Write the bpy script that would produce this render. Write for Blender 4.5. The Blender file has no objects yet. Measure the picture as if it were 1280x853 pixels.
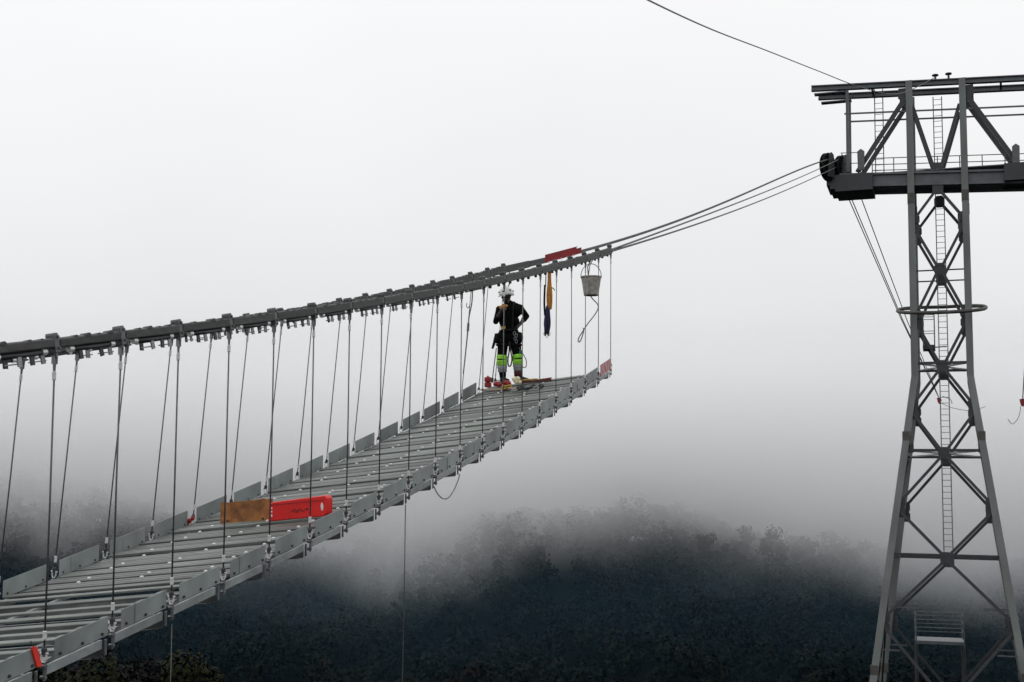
import bpy, bmesh, math, random
import numpy as np
from mathutils import Vector, Matrix, Euler
random.seed(7); rng = np.random.default_rng(7)
V = Vector
sc = bpy.context.scene
col = sc.collection

# ------------------------------------------------------------------ camera
cam = bpy.data.cameras.new('camera'); cam_o = bpy.data.objects.new('camera', cam); col.objects.link(cam_o)
cam.sensor_width = 36.0; cam.lens = 36.0 * 1600 / 1280
cam.clip_start = 0.1; cam.clip_end = 6000
cam_o.location = (0, 0, 0); cam_o.rotation_euler = (math.pi / 2 + 0.08118, 0, 0)
sc.camera = cam_o
sc.render.resolution_x, sc.render.resolution_y = 1024, 682

# ------------------------------------------------------------------ sky, sun, exposure
SUN_EL, SUN_AZ = math.radians(48), math.radians(-60)
world = bpy.data.worlds.new('World'); sc.world = world; world.use_nodes = True
wn, wl = world.node_tree.nodes, world.node_tree.links
for n in list(wn): wn.remove(n)
w_out = wn.new('ShaderNodeOutputWorld'); w_bg = wn.new('ShaderNodeBackground')
sky = wn.new('ShaderNodeTexSky'); sky.sky_type = 'NISHITA'; sky.sun_disc = False
sky.sun_elevation = SUN_EL; sky.sun_rotation = SUN_AZ
w_tc = wn.new('ShaderNodeTexCoord'); w_sep = wn.new('ShaderNodeSeparateXYZ'); w_map = wn.new('ShaderNodeMapRange')
w_map.inputs['From Min'].default_value = -0.12; w_map.inputs['From Max'].default_value = 1.0
w_ramp = wn.new('ShaderNodeValToRGB')
# overcast: the cloud deck brightens steadily from the murky horizon to the zenith
def wpos(s): return (s + 0.12) / 1.12
stops = [(-0.12, (.34, .345, .355)), (-0.055, (.43, .435, .445)), (-0.01, (.56, .565, .575)), (0.045, (.71, .715, .725)), (0.10, (.82, .825, .83)),
         (0.20, (.91, .91, .915)), (0.34, (.98, .98, .985)), (1.0, (1.10, 1.10, 1.11))]
cr = w_ramp.color_ramp
while len(cr.elements) < len(stops): cr.elements.new(0.5)
for e, (s, c) in zip(cr.elements, stops): e.position = wpos(s); e.color = (*c, 1)
w_noise = wn.new('ShaderNodeTexNoise'); w_noise.inputs['Scale'].default_value = 2.2; w_noise.inputs['Detail'].default_value = 3
w_nm = wn.new('ShaderNodeMapRange'); w_nm.inputs['To Min'].default_value = 0.955; w_nm.inputs['To Max'].default_value = 1.045
w_nm.inputs['From Min'].default_value = 0.25; w_nm.inputs['From Max'].default_value = 0.75
w_mul = wn.new('ShaderNodeMix'); w_mul.data_type = 'RGBA'; w_mul.blend_type = 'MULTIPLY'; w_mul.inputs['Factor'].default_value = 1
w_sk = wn.new('ShaderNodeMix'); w_sk.data_type = 'RGBA'; w_sk.blend_type = 'MULTIPLY'; w_sk.inputs['Factor'].default_value = 1
w_sk.inputs['B'].default_value = (.08, .08, .08, 1)
w_mix = wn.new('ShaderNodeMix'); w_mix.data_type = 'RGBA'; w_mix.inputs['Factor'].default_value = 0.96
wl.new(w_tc.outputs['Generated'], w_sep.inputs[0]); wl.new(w_sep.outputs['Z'], w_map.inputs['Value'])
wl.new(w_map.outputs[0], w_ramp.inputs[0]); wl.new(w_tc.outputs['Generated'], w_noise.inputs['Vector'])
wl.new(w_noise.outputs[0], w_nm.inputs['Value'])
wl.new(w_ramp.outputs[0], w_mul.inputs['A']); wl.new(w_nm.outputs[0], w_mul.inputs['B'])
wl.new(sky.outputs[0], w_sk.inputs['A'])
wl.new(w_sk.outputs['Result'], w_mix.inputs['A']); wl.new(w_mul.outputs['Result'], w_mix.inputs['B'])
wl.new(w_mix.outputs['Result'], w_bg.inputs['Color']); w_bg.inputs['Strength'].default_value = 1.0
wl.new(w_bg.outputs[0], w_out.inputs[0])

sun = bpy.data.lights.new('sun', 'SUN'); sun.energy = 0.5; sun.angle = math.radians(25); sun.color = (1, .98, .95)
sun_o = bpy.data.objects.new('sun', sun); col.objects.link(sun_o)
sd = V((math.cos(SUN_EL) * math.sin(SUN_AZ), math.cos(SUN_EL) * math.cos(SUN_AZ), math.sin(SUN_EL)))
sun_o.rotation_euler = (-sd).to_track_quat('-Z', 'Y').to_euler()
sc.view_settings.view_transform = 'Standard'; sc.view_settings.look = 'None'
sc.view_settings.exposure = 0; sc.view_settings.gamma = 1; sc.view_settings.use_curve_mapping = False
sc.cycles.use_denoising = True
sc.cycles.volume_bounces = 5; sc.cycles.max_bounces = 8; sc.cycles.volume_max_steps = 160; sc.cycles.volume_step_rate = 0.7

# ------------------------------------------------------------------ materials
def mat(name, c, rough=.6, metal=0., var=.25, scale=8., bump=0., c2=None, spec=.5, rnd=0.0, detail=5, stretch=None):
    m = bpy.data.materials.new(name); m.use_nodes = True
    n, l = m.node_tree.nodes, m.node_tree.links
    b = n['Principled BSDF']; b.inputs['Roughness'].default_value = rough; b.inputs['Metallic'].default_value = metal
    b.inputs['Specular IOR Level'].default_value = spec
    tc = n.new('ShaderNodeTexCoord'); nz = n.new('ShaderNodeTexNoise'); nz.inputs['Scale'].default_value = scale; nz.inputs['Detail'].default_value = detail
    vec = tc.outputs['Object']
    if stretch:
        mp = n.new('ShaderNodeMapping'); mp.inputs['Scale'].default_value = stretch; l.new(vec, mp.inputs['Vector']); vec = mp.outputs[0]
    l.new(vec, nz.inputs['Vector'])
    rp = n.new('ShaderNodeValToRGB'); rp.color_ramp.elements[0].position = .3; rp.color_ramp.elements[1].position = .7
    lo = tuple(x * (1 - var) for x in c) if c2 is None else c2
    hi = tuple(min(1, x * (1 + var)) for x in c) if c2 is None else c
    rp.color_ramp.elements[0].color = (*lo, 1); rp.color_ramp.elements[1].color = (*hi, 1)
    l.new(nz.outputs[0], rp.inputs[0]); last = rp.outputs[0]
    if rnd:
        oi = n.new('ShaderNodeObjectInfo'); mr = n.new('ShaderNodeMapRange'); mr.inputs['To Min'].default_value = 1 - rnd; mr.inputs['To Max'].default_value = 1 + rnd
        l.new(oi.outputs['Random'], mr.inputs['Value'])
        mx = n.new('ShaderNodeMix'); mx.data_type = 'RGBA'; mx.blend_type = 'MULTIPLY'; mx.inputs['Factor'].default_value = 1
        l.new(last, mx.inputs['A']); l.new(mr.outputs[0], mx.inputs['B']); last = mx.outputs['Result']
    l.new(last, b.inputs['Base Color'])
    rr = n.new('ShaderNodeMapRange'); rr.inputs['To Min'].default_value = max(0, rough - .12); rr.inputs['To Max'].default_value = min(1, rough + .12)
    l.new(nz.outputs[0], rr.inputs['Value']); l.new(rr.outputs[0], b.inputs['Roughness'])
    if bump:
        bp = n.new('ShaderNodeBump'); bp.inputs['Strength'].default_value = bump; bp.inputs['Distance'].default_value = .01
        l.new(nz.outputs[0], bp.inputs['Height']); l.new(bp.outputs[0], b.inputs['Normal'])
    return m

M = dict(
    slat=mat('galvanised_slat', (.122, .138, .128), .5, .05, .5, 3.5, .2, rnd=.36, stretch=(2, .7, 1)),
    panel=mat('galvanised_plate', (.235, .262, .26), .5, .1, .26, 3, .1, rnd=.16),
    stringer=mat('galvanised_stringer', (.25, .275, .275), .5, .2, .25, 6, .1, rnd=.1),
    dark=mat('dark_steel', (.035, .037, .04), .5, .3, .3, 20),
    cable=mat('wire_rope', (.085, .088, .088), .5, .3, .3, 60, .3),
    wrap=mat('cable_wrap_steel', (.056, .057, .056), .6, .15, .35, 9, .35, rnd=.16, stretch=(1, 1, 3)),
    rod=mat('hanger_wire', (.10, .105, .11), .42, .4, .3, 40),
    clamp=mat('clamp_steel', (.10, .105, .108), .5, .3, .35, 20, rnd=.25),
    ferrule=mat('pale_zinc_ferrule', (.62, .63, .63), .4, .2, .15, 20),
    fit=mat('grey_fitting', (.22, .225, .23), .45, .4, .3, 25, rnd=.2),
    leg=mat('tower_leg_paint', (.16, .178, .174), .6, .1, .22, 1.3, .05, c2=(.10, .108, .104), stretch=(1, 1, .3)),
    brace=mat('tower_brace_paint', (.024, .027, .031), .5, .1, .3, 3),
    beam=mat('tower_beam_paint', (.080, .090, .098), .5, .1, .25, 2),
    collar=mat('tower_splice_rust', (.062, .060, .055), .65, .1, .3, 4),
    rail=mat('tower_rail', (.09, .095, .10), .5, .3, .2, 5),
    black=mat('black_rubber', (.0045, .0045, .005), .6, 0, .3, 10, spec=.15),
    red=mat('red_plastic', (.72, .012, .010), .42, 0, .12, 5, rnd=.05),
    reddark=mat('red_paint', (.26, .008, .010), .45, 0, .3, 12),
    redtag=mat('red_tag', (.75, .035, .02), .5, 0, .15, 8),
    wood=mat('rusty_plywood', (.42, .165, .04), .7, 0, .3, 7, .2, c2=(.11, .036, .012), stretch=(1, 1, 1.2)),
    batten=mat('pale_batten', (.42, .33, .26), .7, 0, .25, 10),
    bucket=mat('cement_bucket', (.35, .335, .30), .7, .1, .35, 14, .15),
    rope=mat('grey_rope', (.16, .16, .15), .8, 0, .3, 50),
    ropeb=mat('black_rope', (.008, .009, .010), .8, 0, .3, 50),
    yellow=mat('yellow_strap', (.45, .30, .05), .7, 0, .25, 20),
    orange=mat('orange_sling', (.48, .19, .03), .75, 0, .3, 25, .2),
    navy=mat('navy_sling', (.012, .014, .05), .8, 0, .4, 25, .2),
    white=mat('white_mark', (.75, .74, .70), .5, 0, .1, 10),
    cream=mat('crumpled_bag', (.75, .66, .45), .4, 0, .2, 20, .4),
    skin=mat('shaded_skin', (.035, .021, .015), .55, 0, .2, 20),
    tee=mat('black_cotton', (.0035, .0035, .004), .9, 0, .3, 30, .2, spec=.1),
    trouser=mat('black_work_trousers', (.0035, .0038, .0045), .9, 0, .35, 20, .3, spec=.1),
    hivis=mat('hi_vis_green', (.27, .66, .045), .7, 0, .35, 16, .6),
    reflect=mat('reflective_grey', (.27, .30, .31), .45, 0, .2, 20, .2),
    teal=mat('teal_patch', (.03, .16, .10), .7, 0, .3, 20),
    boot=mat('boot_leather', (.005, .0045, .0045), .6, 0, .3, 20),
    bootred=mat('boot_red', (.06, .006, .008), .55, 0, .3, 20),
    helmet=mat('white_helmet', (.66, .66, .66), .35, 0, .08, 12),
    concrete=mat('concrete', (.24, .235, .225), .85, 0, .2, 3, .2),
)

# red and white warning sheet at the deck end
def mat_tape():
    m = bpy.data.materials.new('red_white_warning_sheet'); m.use_nodes = True
    n, l = m.node_tree.nodes, m.node_tree.links; b = n['Principled BSDF']; b.inputs['Roughness'].default_value = .45
    tc = n.new('ShaderNodeTexCoord'); wv = n.new('ShaderNodeTexWave'); wv.inputs['Scale'].default_value = 3.2; wv.inputs['Distortion'].default_value = 9; wv.inputs['Detail'].default_value = 3
    wv.bands_direction = 'DIAGONAL'
    rp = n.new('ShaderNodeValToRGB'); rp.color_ramp.elements[0].position = .42; rp.color_ramp.elements[1].position = .62
    rp.color_ramp.elements[0].color = (.45, .05, .06, 1); rp.color_ramp.elements[1].color = (.42, .33, .33, 1)
    l.new(tc.outputs['Object'], wv.inputs['Vector']); l.new(wv.outputs[0], rp.inputs[0]); l.new(rp.outputs[0], b.inputs['Base Color'])
    return m
M['tape'] = mat_tape()

def mat_leaf(name):
    m = bpy.data.materials.new(name); m.use_nodes = True
    n, l = m.node_tree.nodes, m.node_tree.links; b = n['Principled BSDF']; b.inputs['Roughness'].default_value = .7
    b.inputs['Specular IOR Level'].default_value = .04
    at = n.new('ShaderNodeAttribute'); at.attribute_name = 'tint'
    l.new(at.outputs['Color'], b.inputs['Base Color'])
    return m
M['leaf'] = mat_leaf('forest_leaf')
M['bark'] = mat('bark', (.03, .024, .02), .9, 0, .3, 6)
M['earth'] = mat('forest_floor', (.0045, .005, .0045), .95, 0, .4, .08, c2=(.003, .0033, .0035), spec=.02)

# ------------------------------------------------------------------ mesh helpers
class MB:
    def __init__(s): s.v = []; s.f = []
    def add(s, vs, fs):
        o = len(s.v); s.v += [V(p) for p in vs]; s.f += [tuple(i + o for i in f) for f in fs]; return s
    def box(s, c, ax, ay, az):          # centre and three half-extent vectors
        c, ax, ay, az = V(c), V(ax), V(ay), V(az)
        vs = [c + ax * i + ay * j + az * k for i in (-1, 1) for j in (-1, 1) for k in (-1, 1)]
        fs = [(0, 1, 3, 2), (4, 6, 7, 5), (0, 4, 5, 1), (2, 3, 7, 6), (0, 2, 6, 4), (1, 5, 7, 3)]
        if ax.cross(ay).dot(az) < 0: fs = [f[::-1] for f in fs]
        return s.add(vs, fs)
    def bar(s, p, q, w, h, up=(0, 0, 1)):  # rectangular bar from p to q
        p, q = V(p), V(q); d = (q - p); L = d.length; d.normalize()
        sd_ = d.cross(V(up))
        if sd_.length < 1e-4: sd_ = d.cross(V((1, 0, 0)))
        sd_.normalize(); u = sd_.cross(d).normalized()
        return s.box((p + q) / 2, d * (L / 2), sd_ * (w / 2), u * (h / 2))
    def angle(s, p, q, w, t, up=(0, 0, 1)):   # L-section
        p, q = V(p), V(q); d = (q - p).normalized(); sd_ = d.cross(V(up))
        if sd_.length < 1e-4: sd_ = d.cross(V((1, 0, 0)))
        sd_.normalize(); u = sd_.cross(d).normalized(); L = (q - p).length
        c = (p + q) / 2
        pts = [(0, 0), (w, 0), (w, t), (t, t), (t, w), (0, w)]
        vs = [c + d * (k * L / 2) + sd_ * (a - w / 2) + u * (b - w / 2) for k in (-1, 1) for a, b in pts]
        n = 6; fs = [(i, (i + 1) % n, (i + 1) % n + n, i + n) for i in range(n)] + [tuple(range(n))[::-1], tuple(range(n, 2 * n))]
        return s.add(vs, fs)
    def prism(s, pts, o, X, Y, Z, l0, l1):   # polygon (x,y) in frame, extruded along Z
        o, X, Y, Z = V(o), V(X), V(Y), V(Z); n = len(pts)
        vs = [o + X * a + Y * b + Z * l0 for a, b in pts] + [o + X * a + Y * b + Z * l1 for a, b in pts]
        fs = [(i, (i + 1) % n, (i + 1) % n + n, i + n) for i in range(n)] + [tuple(range(n))[::-1], tuple(range(n, 2 * n))]
        return s.add(vs, fs)
    def tube(s, pts, r, n=8, closed=False):
        pts = [V(p) for p in pts]; N = len(pts); rs = r if hasattr(r, '__len__') else [r] * N
        rings = []; ref = None
        for i in range(N):
            a = pts[(i - 1) % N] if (closed or i > 0) else pts[i]; b = pts[(i + 1) % N] if (closed or i < N - 1) else pts[i]
            d = (b - a).normalized()
            if ref is None: ref = d.orthogonal().normalized()
            ref = (ref - d * ref.dot(d))
            ref = ref.normalized() if ref.length > 1e-6 else d.orthogonal().normalized()
            bi = d.cross(ref)
            rings.append([pts[i] + (ref * math.cos(2 * math.pi * k / n) + bi * math.sin(2 * math.pi * k / n)) * rs[i] for k in range(n)])
        vs = [p for g in rings for p in g]; fs = []
        for i in range(N if closed else N - 1):
            j = (i + 1) % N
            for k in range(n): fs.append((i * n + k, i * n + (k + 1) % n, j * n + (k + 1) % n, j * n + k))
        if not closed: fs += [tuple(range(n))[::-1], tuple(range((N - 1) * n, N * n))]
        return s.add(vs, fs)
    def lathe(s, prof, o, axis, n=24, cap0=True, cap1=True):   # prof: (radius, along)
        o = V(o); d = V(axis).normalized(); a = d.orthogonal().normalized(); b = d.cross(a)
        vs = [o + d * h + (a * math.cos(2 * math.pi * k / n) + b * math.sin(2 * math.pi * k / n)) * r for r, h in prof for k in range(n)]
        fs = [(i * n + k, i * n + (k + 1) % n, (i + 1) * n + (k + 1) % n, (i + 1) * n + k) for i in range(len(prof) - 1) for k in range(n)]
        if cap0: fs.append(tuple(range(n))[::-1])
        if cap1: fs.append(tuple(range((len(prof) - 1) * n, len(prof) * n)))
        return s.add(vs, fs)
    def ell(s, c, rx, ry, rz, n=14, m=9, rot=None):
        c = V(c); R = rot.to_matrix() if rot else Matrix.Identity(3)
        vs = [c + R @ V((0, 0, -rz))]
        for i in range(1, m):
            ph = -math.pi / 2 + math.pi * i / m
            for k in range(n):
                th = 2 * math.pi * k / n
                vs.append(c + R @ V((rx * math.cos(ph) * math.cos(th), ry * math.cos(ph) * math.sin(th), rz * math.sin(ph))))
        vs.append(c + R @ V((0, 0, rz))); fs = []
        for k in range(n): fs.append((0, 1 + (k + 1) % n, 1 + k))
        for i in range(m - 2):
            for k in range(n):
                a = 1 + i * n; fs.append((a + k, a + (k + 1) % n, a + n + (k + 1) % n, a + n + k))
        a = 1 + (m - 2) * n
        for k in range(n): fs.append((a + k, a + (k + 1) % n, len(vs) - 1))
        return s.add(vs, fs)
    def cap(s, p, q, r1, r2, n=12):    # tapered capsule
        p, q = V(p), V(q); d = (q - p); L = d.length; d.normalize()
        prof = [(r1 * math.cos(a), r1 * math.sin(a)) for a in np.linspace(-1.45, 0, 5)] + [(r2 * math.cos(a), L + r2 * math.sin(a)) for a in np.linspace(0, 1.45, 5)]
        return s.lathe(prof, p, d, n)
    def mesh(s, name, origin=(0, 0, 0), smooth=False):
        o = V(origin); me = bpy.data.meshes.new(name); me.from_pydata([tuple(p - o) for p in s.v], [], s.f)
        if smooth: me.shade_smooth()
        me.update(); return me
    def build(s, name, m, parent=None, origin=None, smooth=False, label=None):
        if origin is None: origin = root_loc(parent) if parent else V((0, 0, 0))
        me = s.mesh(name, origin, smooth); me.materials.append(m)
        ob = bpy.data.objects.new(name, me); col.objects.link(ob)
        if parent: ob.parent = parent
        else: ob.location = origin
        if label: ob['label'] = label
        return ob

def root_loc(o):
    p = V(o.location)
    while o.parent: o = o.parent; p = p + V(o.location)
    return p
def tag(o, label, cat, group=None, kind=None):
    if label: o['label'] = label
    if cat: o['category'] = cat
    if group: o['group'] = group
    if kind: o['kind'] = kind
    return o
def thing(name, loc, label, cat, group=None):
    o = bpy.data.objects.new(name, None); o.empty_display_size = .2; col.objects.link(o); o.location = loc
    return tag(o, label, cat, group)
def inst(name, me, parent, mw):          # shared mesh, placed by a world matrix under a translated root
    ob = bpy.data.objects.new(name, me); col.objects.link(ob); ob.parent = parent
    m = mw.copy(); m.translation = mw.translation - root_loc(parent); ob.matrix_basis = m
    return ob
def frame(o, X, Y, Z):
    m = Matrix.Identity(4)
    for i, a in enumerate((X, Y, Z)):
        for j in range(3): m[j][i] = a[j]
    for j in range(3): m[j][3] = o[j]
    return m
def vnoise(x, y, s):
    return (np.sin(x * s * 1.3 + 1.7) * np.cos(y * s * 1.1 - .6) + .5 * np.sin(x * s * 2.7 - y * s * 2.1 + .4) + .25 * np.cos(x * s * 5.1 + y * s * 4.3))

# ------------------------------------------------------------------ terrain
RX = [-420, -170, -101, -68, -40, -20, -5, 30, 63, 112, 200, 420]
RZ = [0, -10, -15, -23, -33, -27, -20, -22.5, -26, -33, -34, -30]
def ground_z(x, y):
    x = np.asarray(x, float); y = np.asarray(y, float)
    base = np.interp(y, [-200, -40, 4.2, 9, 16, 30, 60, 100, 140, 165], [6, -1, -2.35, -6.5, -12.5, -19.5, -21, -29, -41, -44])
    ridge = np.interp(x * 285 / np.maximum(y, 150), RX, RZ)
    k = np.clip((y - 165) / 120, 0, 1); k = k * k * (3 - 2 * k) * .6 + k * .4
    z = base * (1 - k) + ridge * k
    k2 = np.clip((y - 288) / 160, 0, 1)
    z = z - 45 * k2 * k2
    amp = np.clip((y - 20) / 80, 0, 1)
    return z + amp * (1.3 * vnoise(x, y, .045) + .5 * vnoise(x, y, .13))
xs = np.unique(np.concatenate([np.linspace(-700, -300, 9), np.linspace(-300, 300, 81), np.linspace(300, 700, 9)]))
ys = np.unique(np.concatenate([np.linspace(-200, 0, 9), np.linspace(0, 40, 21), np.linspace(40, 460, 71), np.linspace(460, 900, 9)]))
GX, GY = np.meshgrid(xs, ys); GZ = ground_z(GX, GY)
nv = len(xs); g = MB()
g.v = [V(p) for p in zip(GX.ravel(), GY.ravel(), GZ.ravel())]
g.f = [(j * nv + i, j * nv + i + 1, (j + 1) * nv + i + 1, (j + 1) * nv + i) for j in range(len(ys) - 1) for i in range(nv - 1)]
tag(g.build('ground', M['earth'], smooth=True), 'dark wooded valley and hillside below the bridge', None, kind='structure')

# ------------------------------------------------------------------ trees
def crown_arrays(pos, h, w, nleaf, leaf, tint, clumps=14, seed=0, conic=0.0):
    """leaf quads in clumps over a crown volume -> verts (N*4,3), colours (N,3)"""
    r = np.random.default_rng(seed)
    u = r.normal(size=(clumps, 3)); u /= np.linalg.norm(u, axis=1)[:, None]
    cc = u * (r.random((clumps, 1)) ** .4) * np.array([w * .42, w * .42, h * .32])
    hz = (cc[:, 2] / (h * .64) + .5)
    cc[:, :2] *= (1 - conic * hz)[:, None]
    cr_ = r.uniform(.22, .38, clumps) * w * .75
    k = r.integers(0, clumps, nleaf)
    d = r.normal(size=(nleaf, 3)); d /= np.linalg.norm(d, axis=1)[:, None]
    c = cc[k] + d * (cr_[k] * r.uniform(.55, 1.08, nleaf))[:, None] * np.array([1, 1, .8])
    c[:, 2] += h * .55
    nrm = d + r.normal(size=(nleaf, 3)) * .55 + np.array([0, 0, .35]); nrm /= np.linalg.norm(nrm, axis=1)[:, None]
    t = np.cross(nrm, r.normal(size=(nleaf, 3))); t /= np.linalg.norm(t, axis=1)[:, None]; b = np.cross(nrm, t)
    s = leaf * r.uniform(.6, 1.3, nleaf)[:, None]
    q = np.stack([c - t * s, c - b * s * .55, c + t * s, c + b * s * .55], 1) + np.asarray(pos)
    cs = np.asarray(tint) * (r.uniform(.7, 1.3, (clumps, 1))[k]) * r.uniform(.88, 1.12, (nleaf, 1))
    sn = d * .7 + cc[k] / np.array([w, w, h]) * 1.2 + np.array([0, 0, .45]); sn /= np.linalg.norm(sn, axis=1)[:, None]
    return q.reshape(-1, 3), np.concatenate([cs, sn], 1)
def leaf_object(name, vs, cs, parent=None, origin=(0, 0, 0)):
    vs = np.concatenate(vs) - np.asarray(origin); cs = np.concatenate(cs); nf = len(cs); nrm = np.repeat(cs[:, 3:], 4, 0); cs = cs[:, :3]
    me = bpy.data.meshes.new(name); me.vertices.add(len(vs)); me.loops.add(nf * 4); me.polygons.add(nf)
    me.vertices.foreach_set('co', vs.astype(np.float32).ravel()); me.loops.foreach_set('vertex_index', np.arange(nf * 4, dtype=np.int32))
    me.polygons.foreach_set('loop_start', np.arange(0, nf * 4, 4, dtype=np.int32)); me.update()
    a = me.attributes.new('tint', 'FLOAT_COLOR', 'FACE'); a.data.foreach_set('color', np.concatenate([cs, np.ones((nf, 1))], 1).astype(np.float32).ravel())
    me.shade_smooth(); me.normals_split_custom_set_from_vertices(nrm.astype(np.float32))      # shade leaves with the crown
    me.materials.append(M['leaf']); ob = bpy.data.objects.new(name, me); col.objects.link(ob)
    if parent: ob.parent = parent
    return ob
TINTS = [(.0055, .0100, .0105), (.0045, .0085, .0100), (.0065, .0105, .0085), (.0040, .0080, .0095), (.0080, .0095, .0080)]
BROWN = [(.0105, .0078, .0072), (.0090, .0072, .0076), (.0080, .0082, .0060)]
def fpx(x, y, z): return 640 + 1600 * x / y
fv, fc_, trunks = [], [], MB()
cnt = 0
for i in range(5200):
    y = 150 + 165 * rng.random() ** .8; x = (rng.random() - .5) * 1.12 * y - 2
    z = float(ground_z(x, y)); e = z / y
    if e < -.245: continue
    hgt = rng.uniform(6.5, 11) * (.85 + .25 * vnoise(x, y, .07)); wd_ = hgt * rng.uniform(.6, .85)
    pb = np.clip((205 - y) / 40, 0, .75)
    tint = BROWN[rng.integers(3)] if rng.random() < pb else TINTS[rng.integers(5)]
    con = .75 if rng.random() < .3 else .15
    vs, cs = crown_arrays((x, y, z - .3), hgt, wd_ * (1 - .25 * con), 170, .45, tint, 10, int(rng.integers(1e9)), con)
    fv.append(vs); fc_.append(cs); cnt += 1
    if cnt >= 3000: break
tag(leaf_object('forest', fv, fc_), 'dark misty forest covering the far hillside', 'forest', kind='stuff')

def tree(name, x, y, h, w, nleaf, leaf, tint, label, group, seed, conic=.1, clumps=18, zoff=0):
    z = float(ground_z(x, y)) + zoff
    t = thing(name, (x, y, z), label, 'tree', group); r = random.Random(seed)
    tb = MB(); top = h * .72
    tb.tube([(x, y, z - .4), (x + r.uniform(-.1, .1) * w * .3, y, z + top * .35), (x + r.uniform(-.2, .2) * w * .3, y + .1, z + top * .7), (x + r.uniform(-.2, .2) * w * .3, y, z + top)],
            [h * .026, h * .02, h * .013, h * .005], 8)
    for k in range(7):
        a = r.uniform(0, 6.28); z0 = z + top * r.uniform(.35, .85); L = w * r.uniform(.25, .42)
        tb.tube([(x, y, z0), (x + math.cos(a) * L * .5, y + math.sin(a) * L * .5, z0 + L * .35), (x + math.cos(a) * L, y + math.sin(a) * L, z0 + L * .55)], [h * .009, h * .006, h * .002], 6)
    tb.build('trunk', M['bark'], t, smooth=True)
    vs, cs = crown_arrays((x, y, z), h, w, nleaf, leaf, tint, clumps, seed, conic)
    leaf_object('crown', [vs], [cs], t, (x, y, z))
    return t
NEAR = [(-23.5, 62, 12.2, 7.5, 'dark olive broadleaf tree just under the bridge deck, leftmost of the near trees'),
        (-19.0, 58, 11.5, 6.5, 'bushy olive tree below the deck, second from the left of the near trees'),
        (-14.5, 60, 11.9, 6.0, 'olive tree with ragged top beneath the bridge, third of the near trees from the left'),
        (-10.2, 66, 10.6, 5.5, 'low olive tree at the bottom edge, rightmost of the near trees')]
for i, (x, y, h, w, lb) in enumerate(NEAR):
    zt = -(808 + (0, 6, 0, 30)[i] - 557) / 1600 * y; zg = float(ground_z(x, y))
    tree('olive_tree', x, y, zt - zg + 1.3, w, 9000, .13, (.012, .013, .0055), lb, 'near trees under the bridge', 50 + i, .3, 22)
RIDGE = [(880, 655, 7), (925, 652, 8), (968, 646, 9.5), (1003, 655, 8), (1035, 645, 9.5), (1068, 655, 8), (1100, 668, 8), (1137, 682, 7), (1165, 678, 7), (1205, 672, 8.5), (1240, 690, 7), (1268, 682, 8.5)]
RL = ['between fog and ridge, farthest from the tower', 'second of the skyline row counted toward the tower', 'with broad rounded top, third of the skyline row', 'small gap-filler, fourth of the skyline row',
      'tallest on the skyline, fifth of the row', 'sixth of the skyline row, beside the tallest', 'last before the tower leg', 'just inside the tower left leg', 'behind the tower ladder',
      'between tower ladder and right leg', 'directly behind the tower right leg', 'outermost, right of the tower leg']
for i, (u, v, h) in enumerate(RIDGE):
    y = 262 + 8 * math.sin(i * 2.1); x = (u - 640) / 1600 * y; zt = -(v - 557) / 1600 * y
    tree('ridge_tree', x, y, zt - float(ground_z(x, y)), h * .8, 1100, .38, TINTS[i % 5], 'misty dark tree on the ridge, ' + RL[i], 'trees on the ridge skyline', 80 + i, .12, 16)

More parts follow.
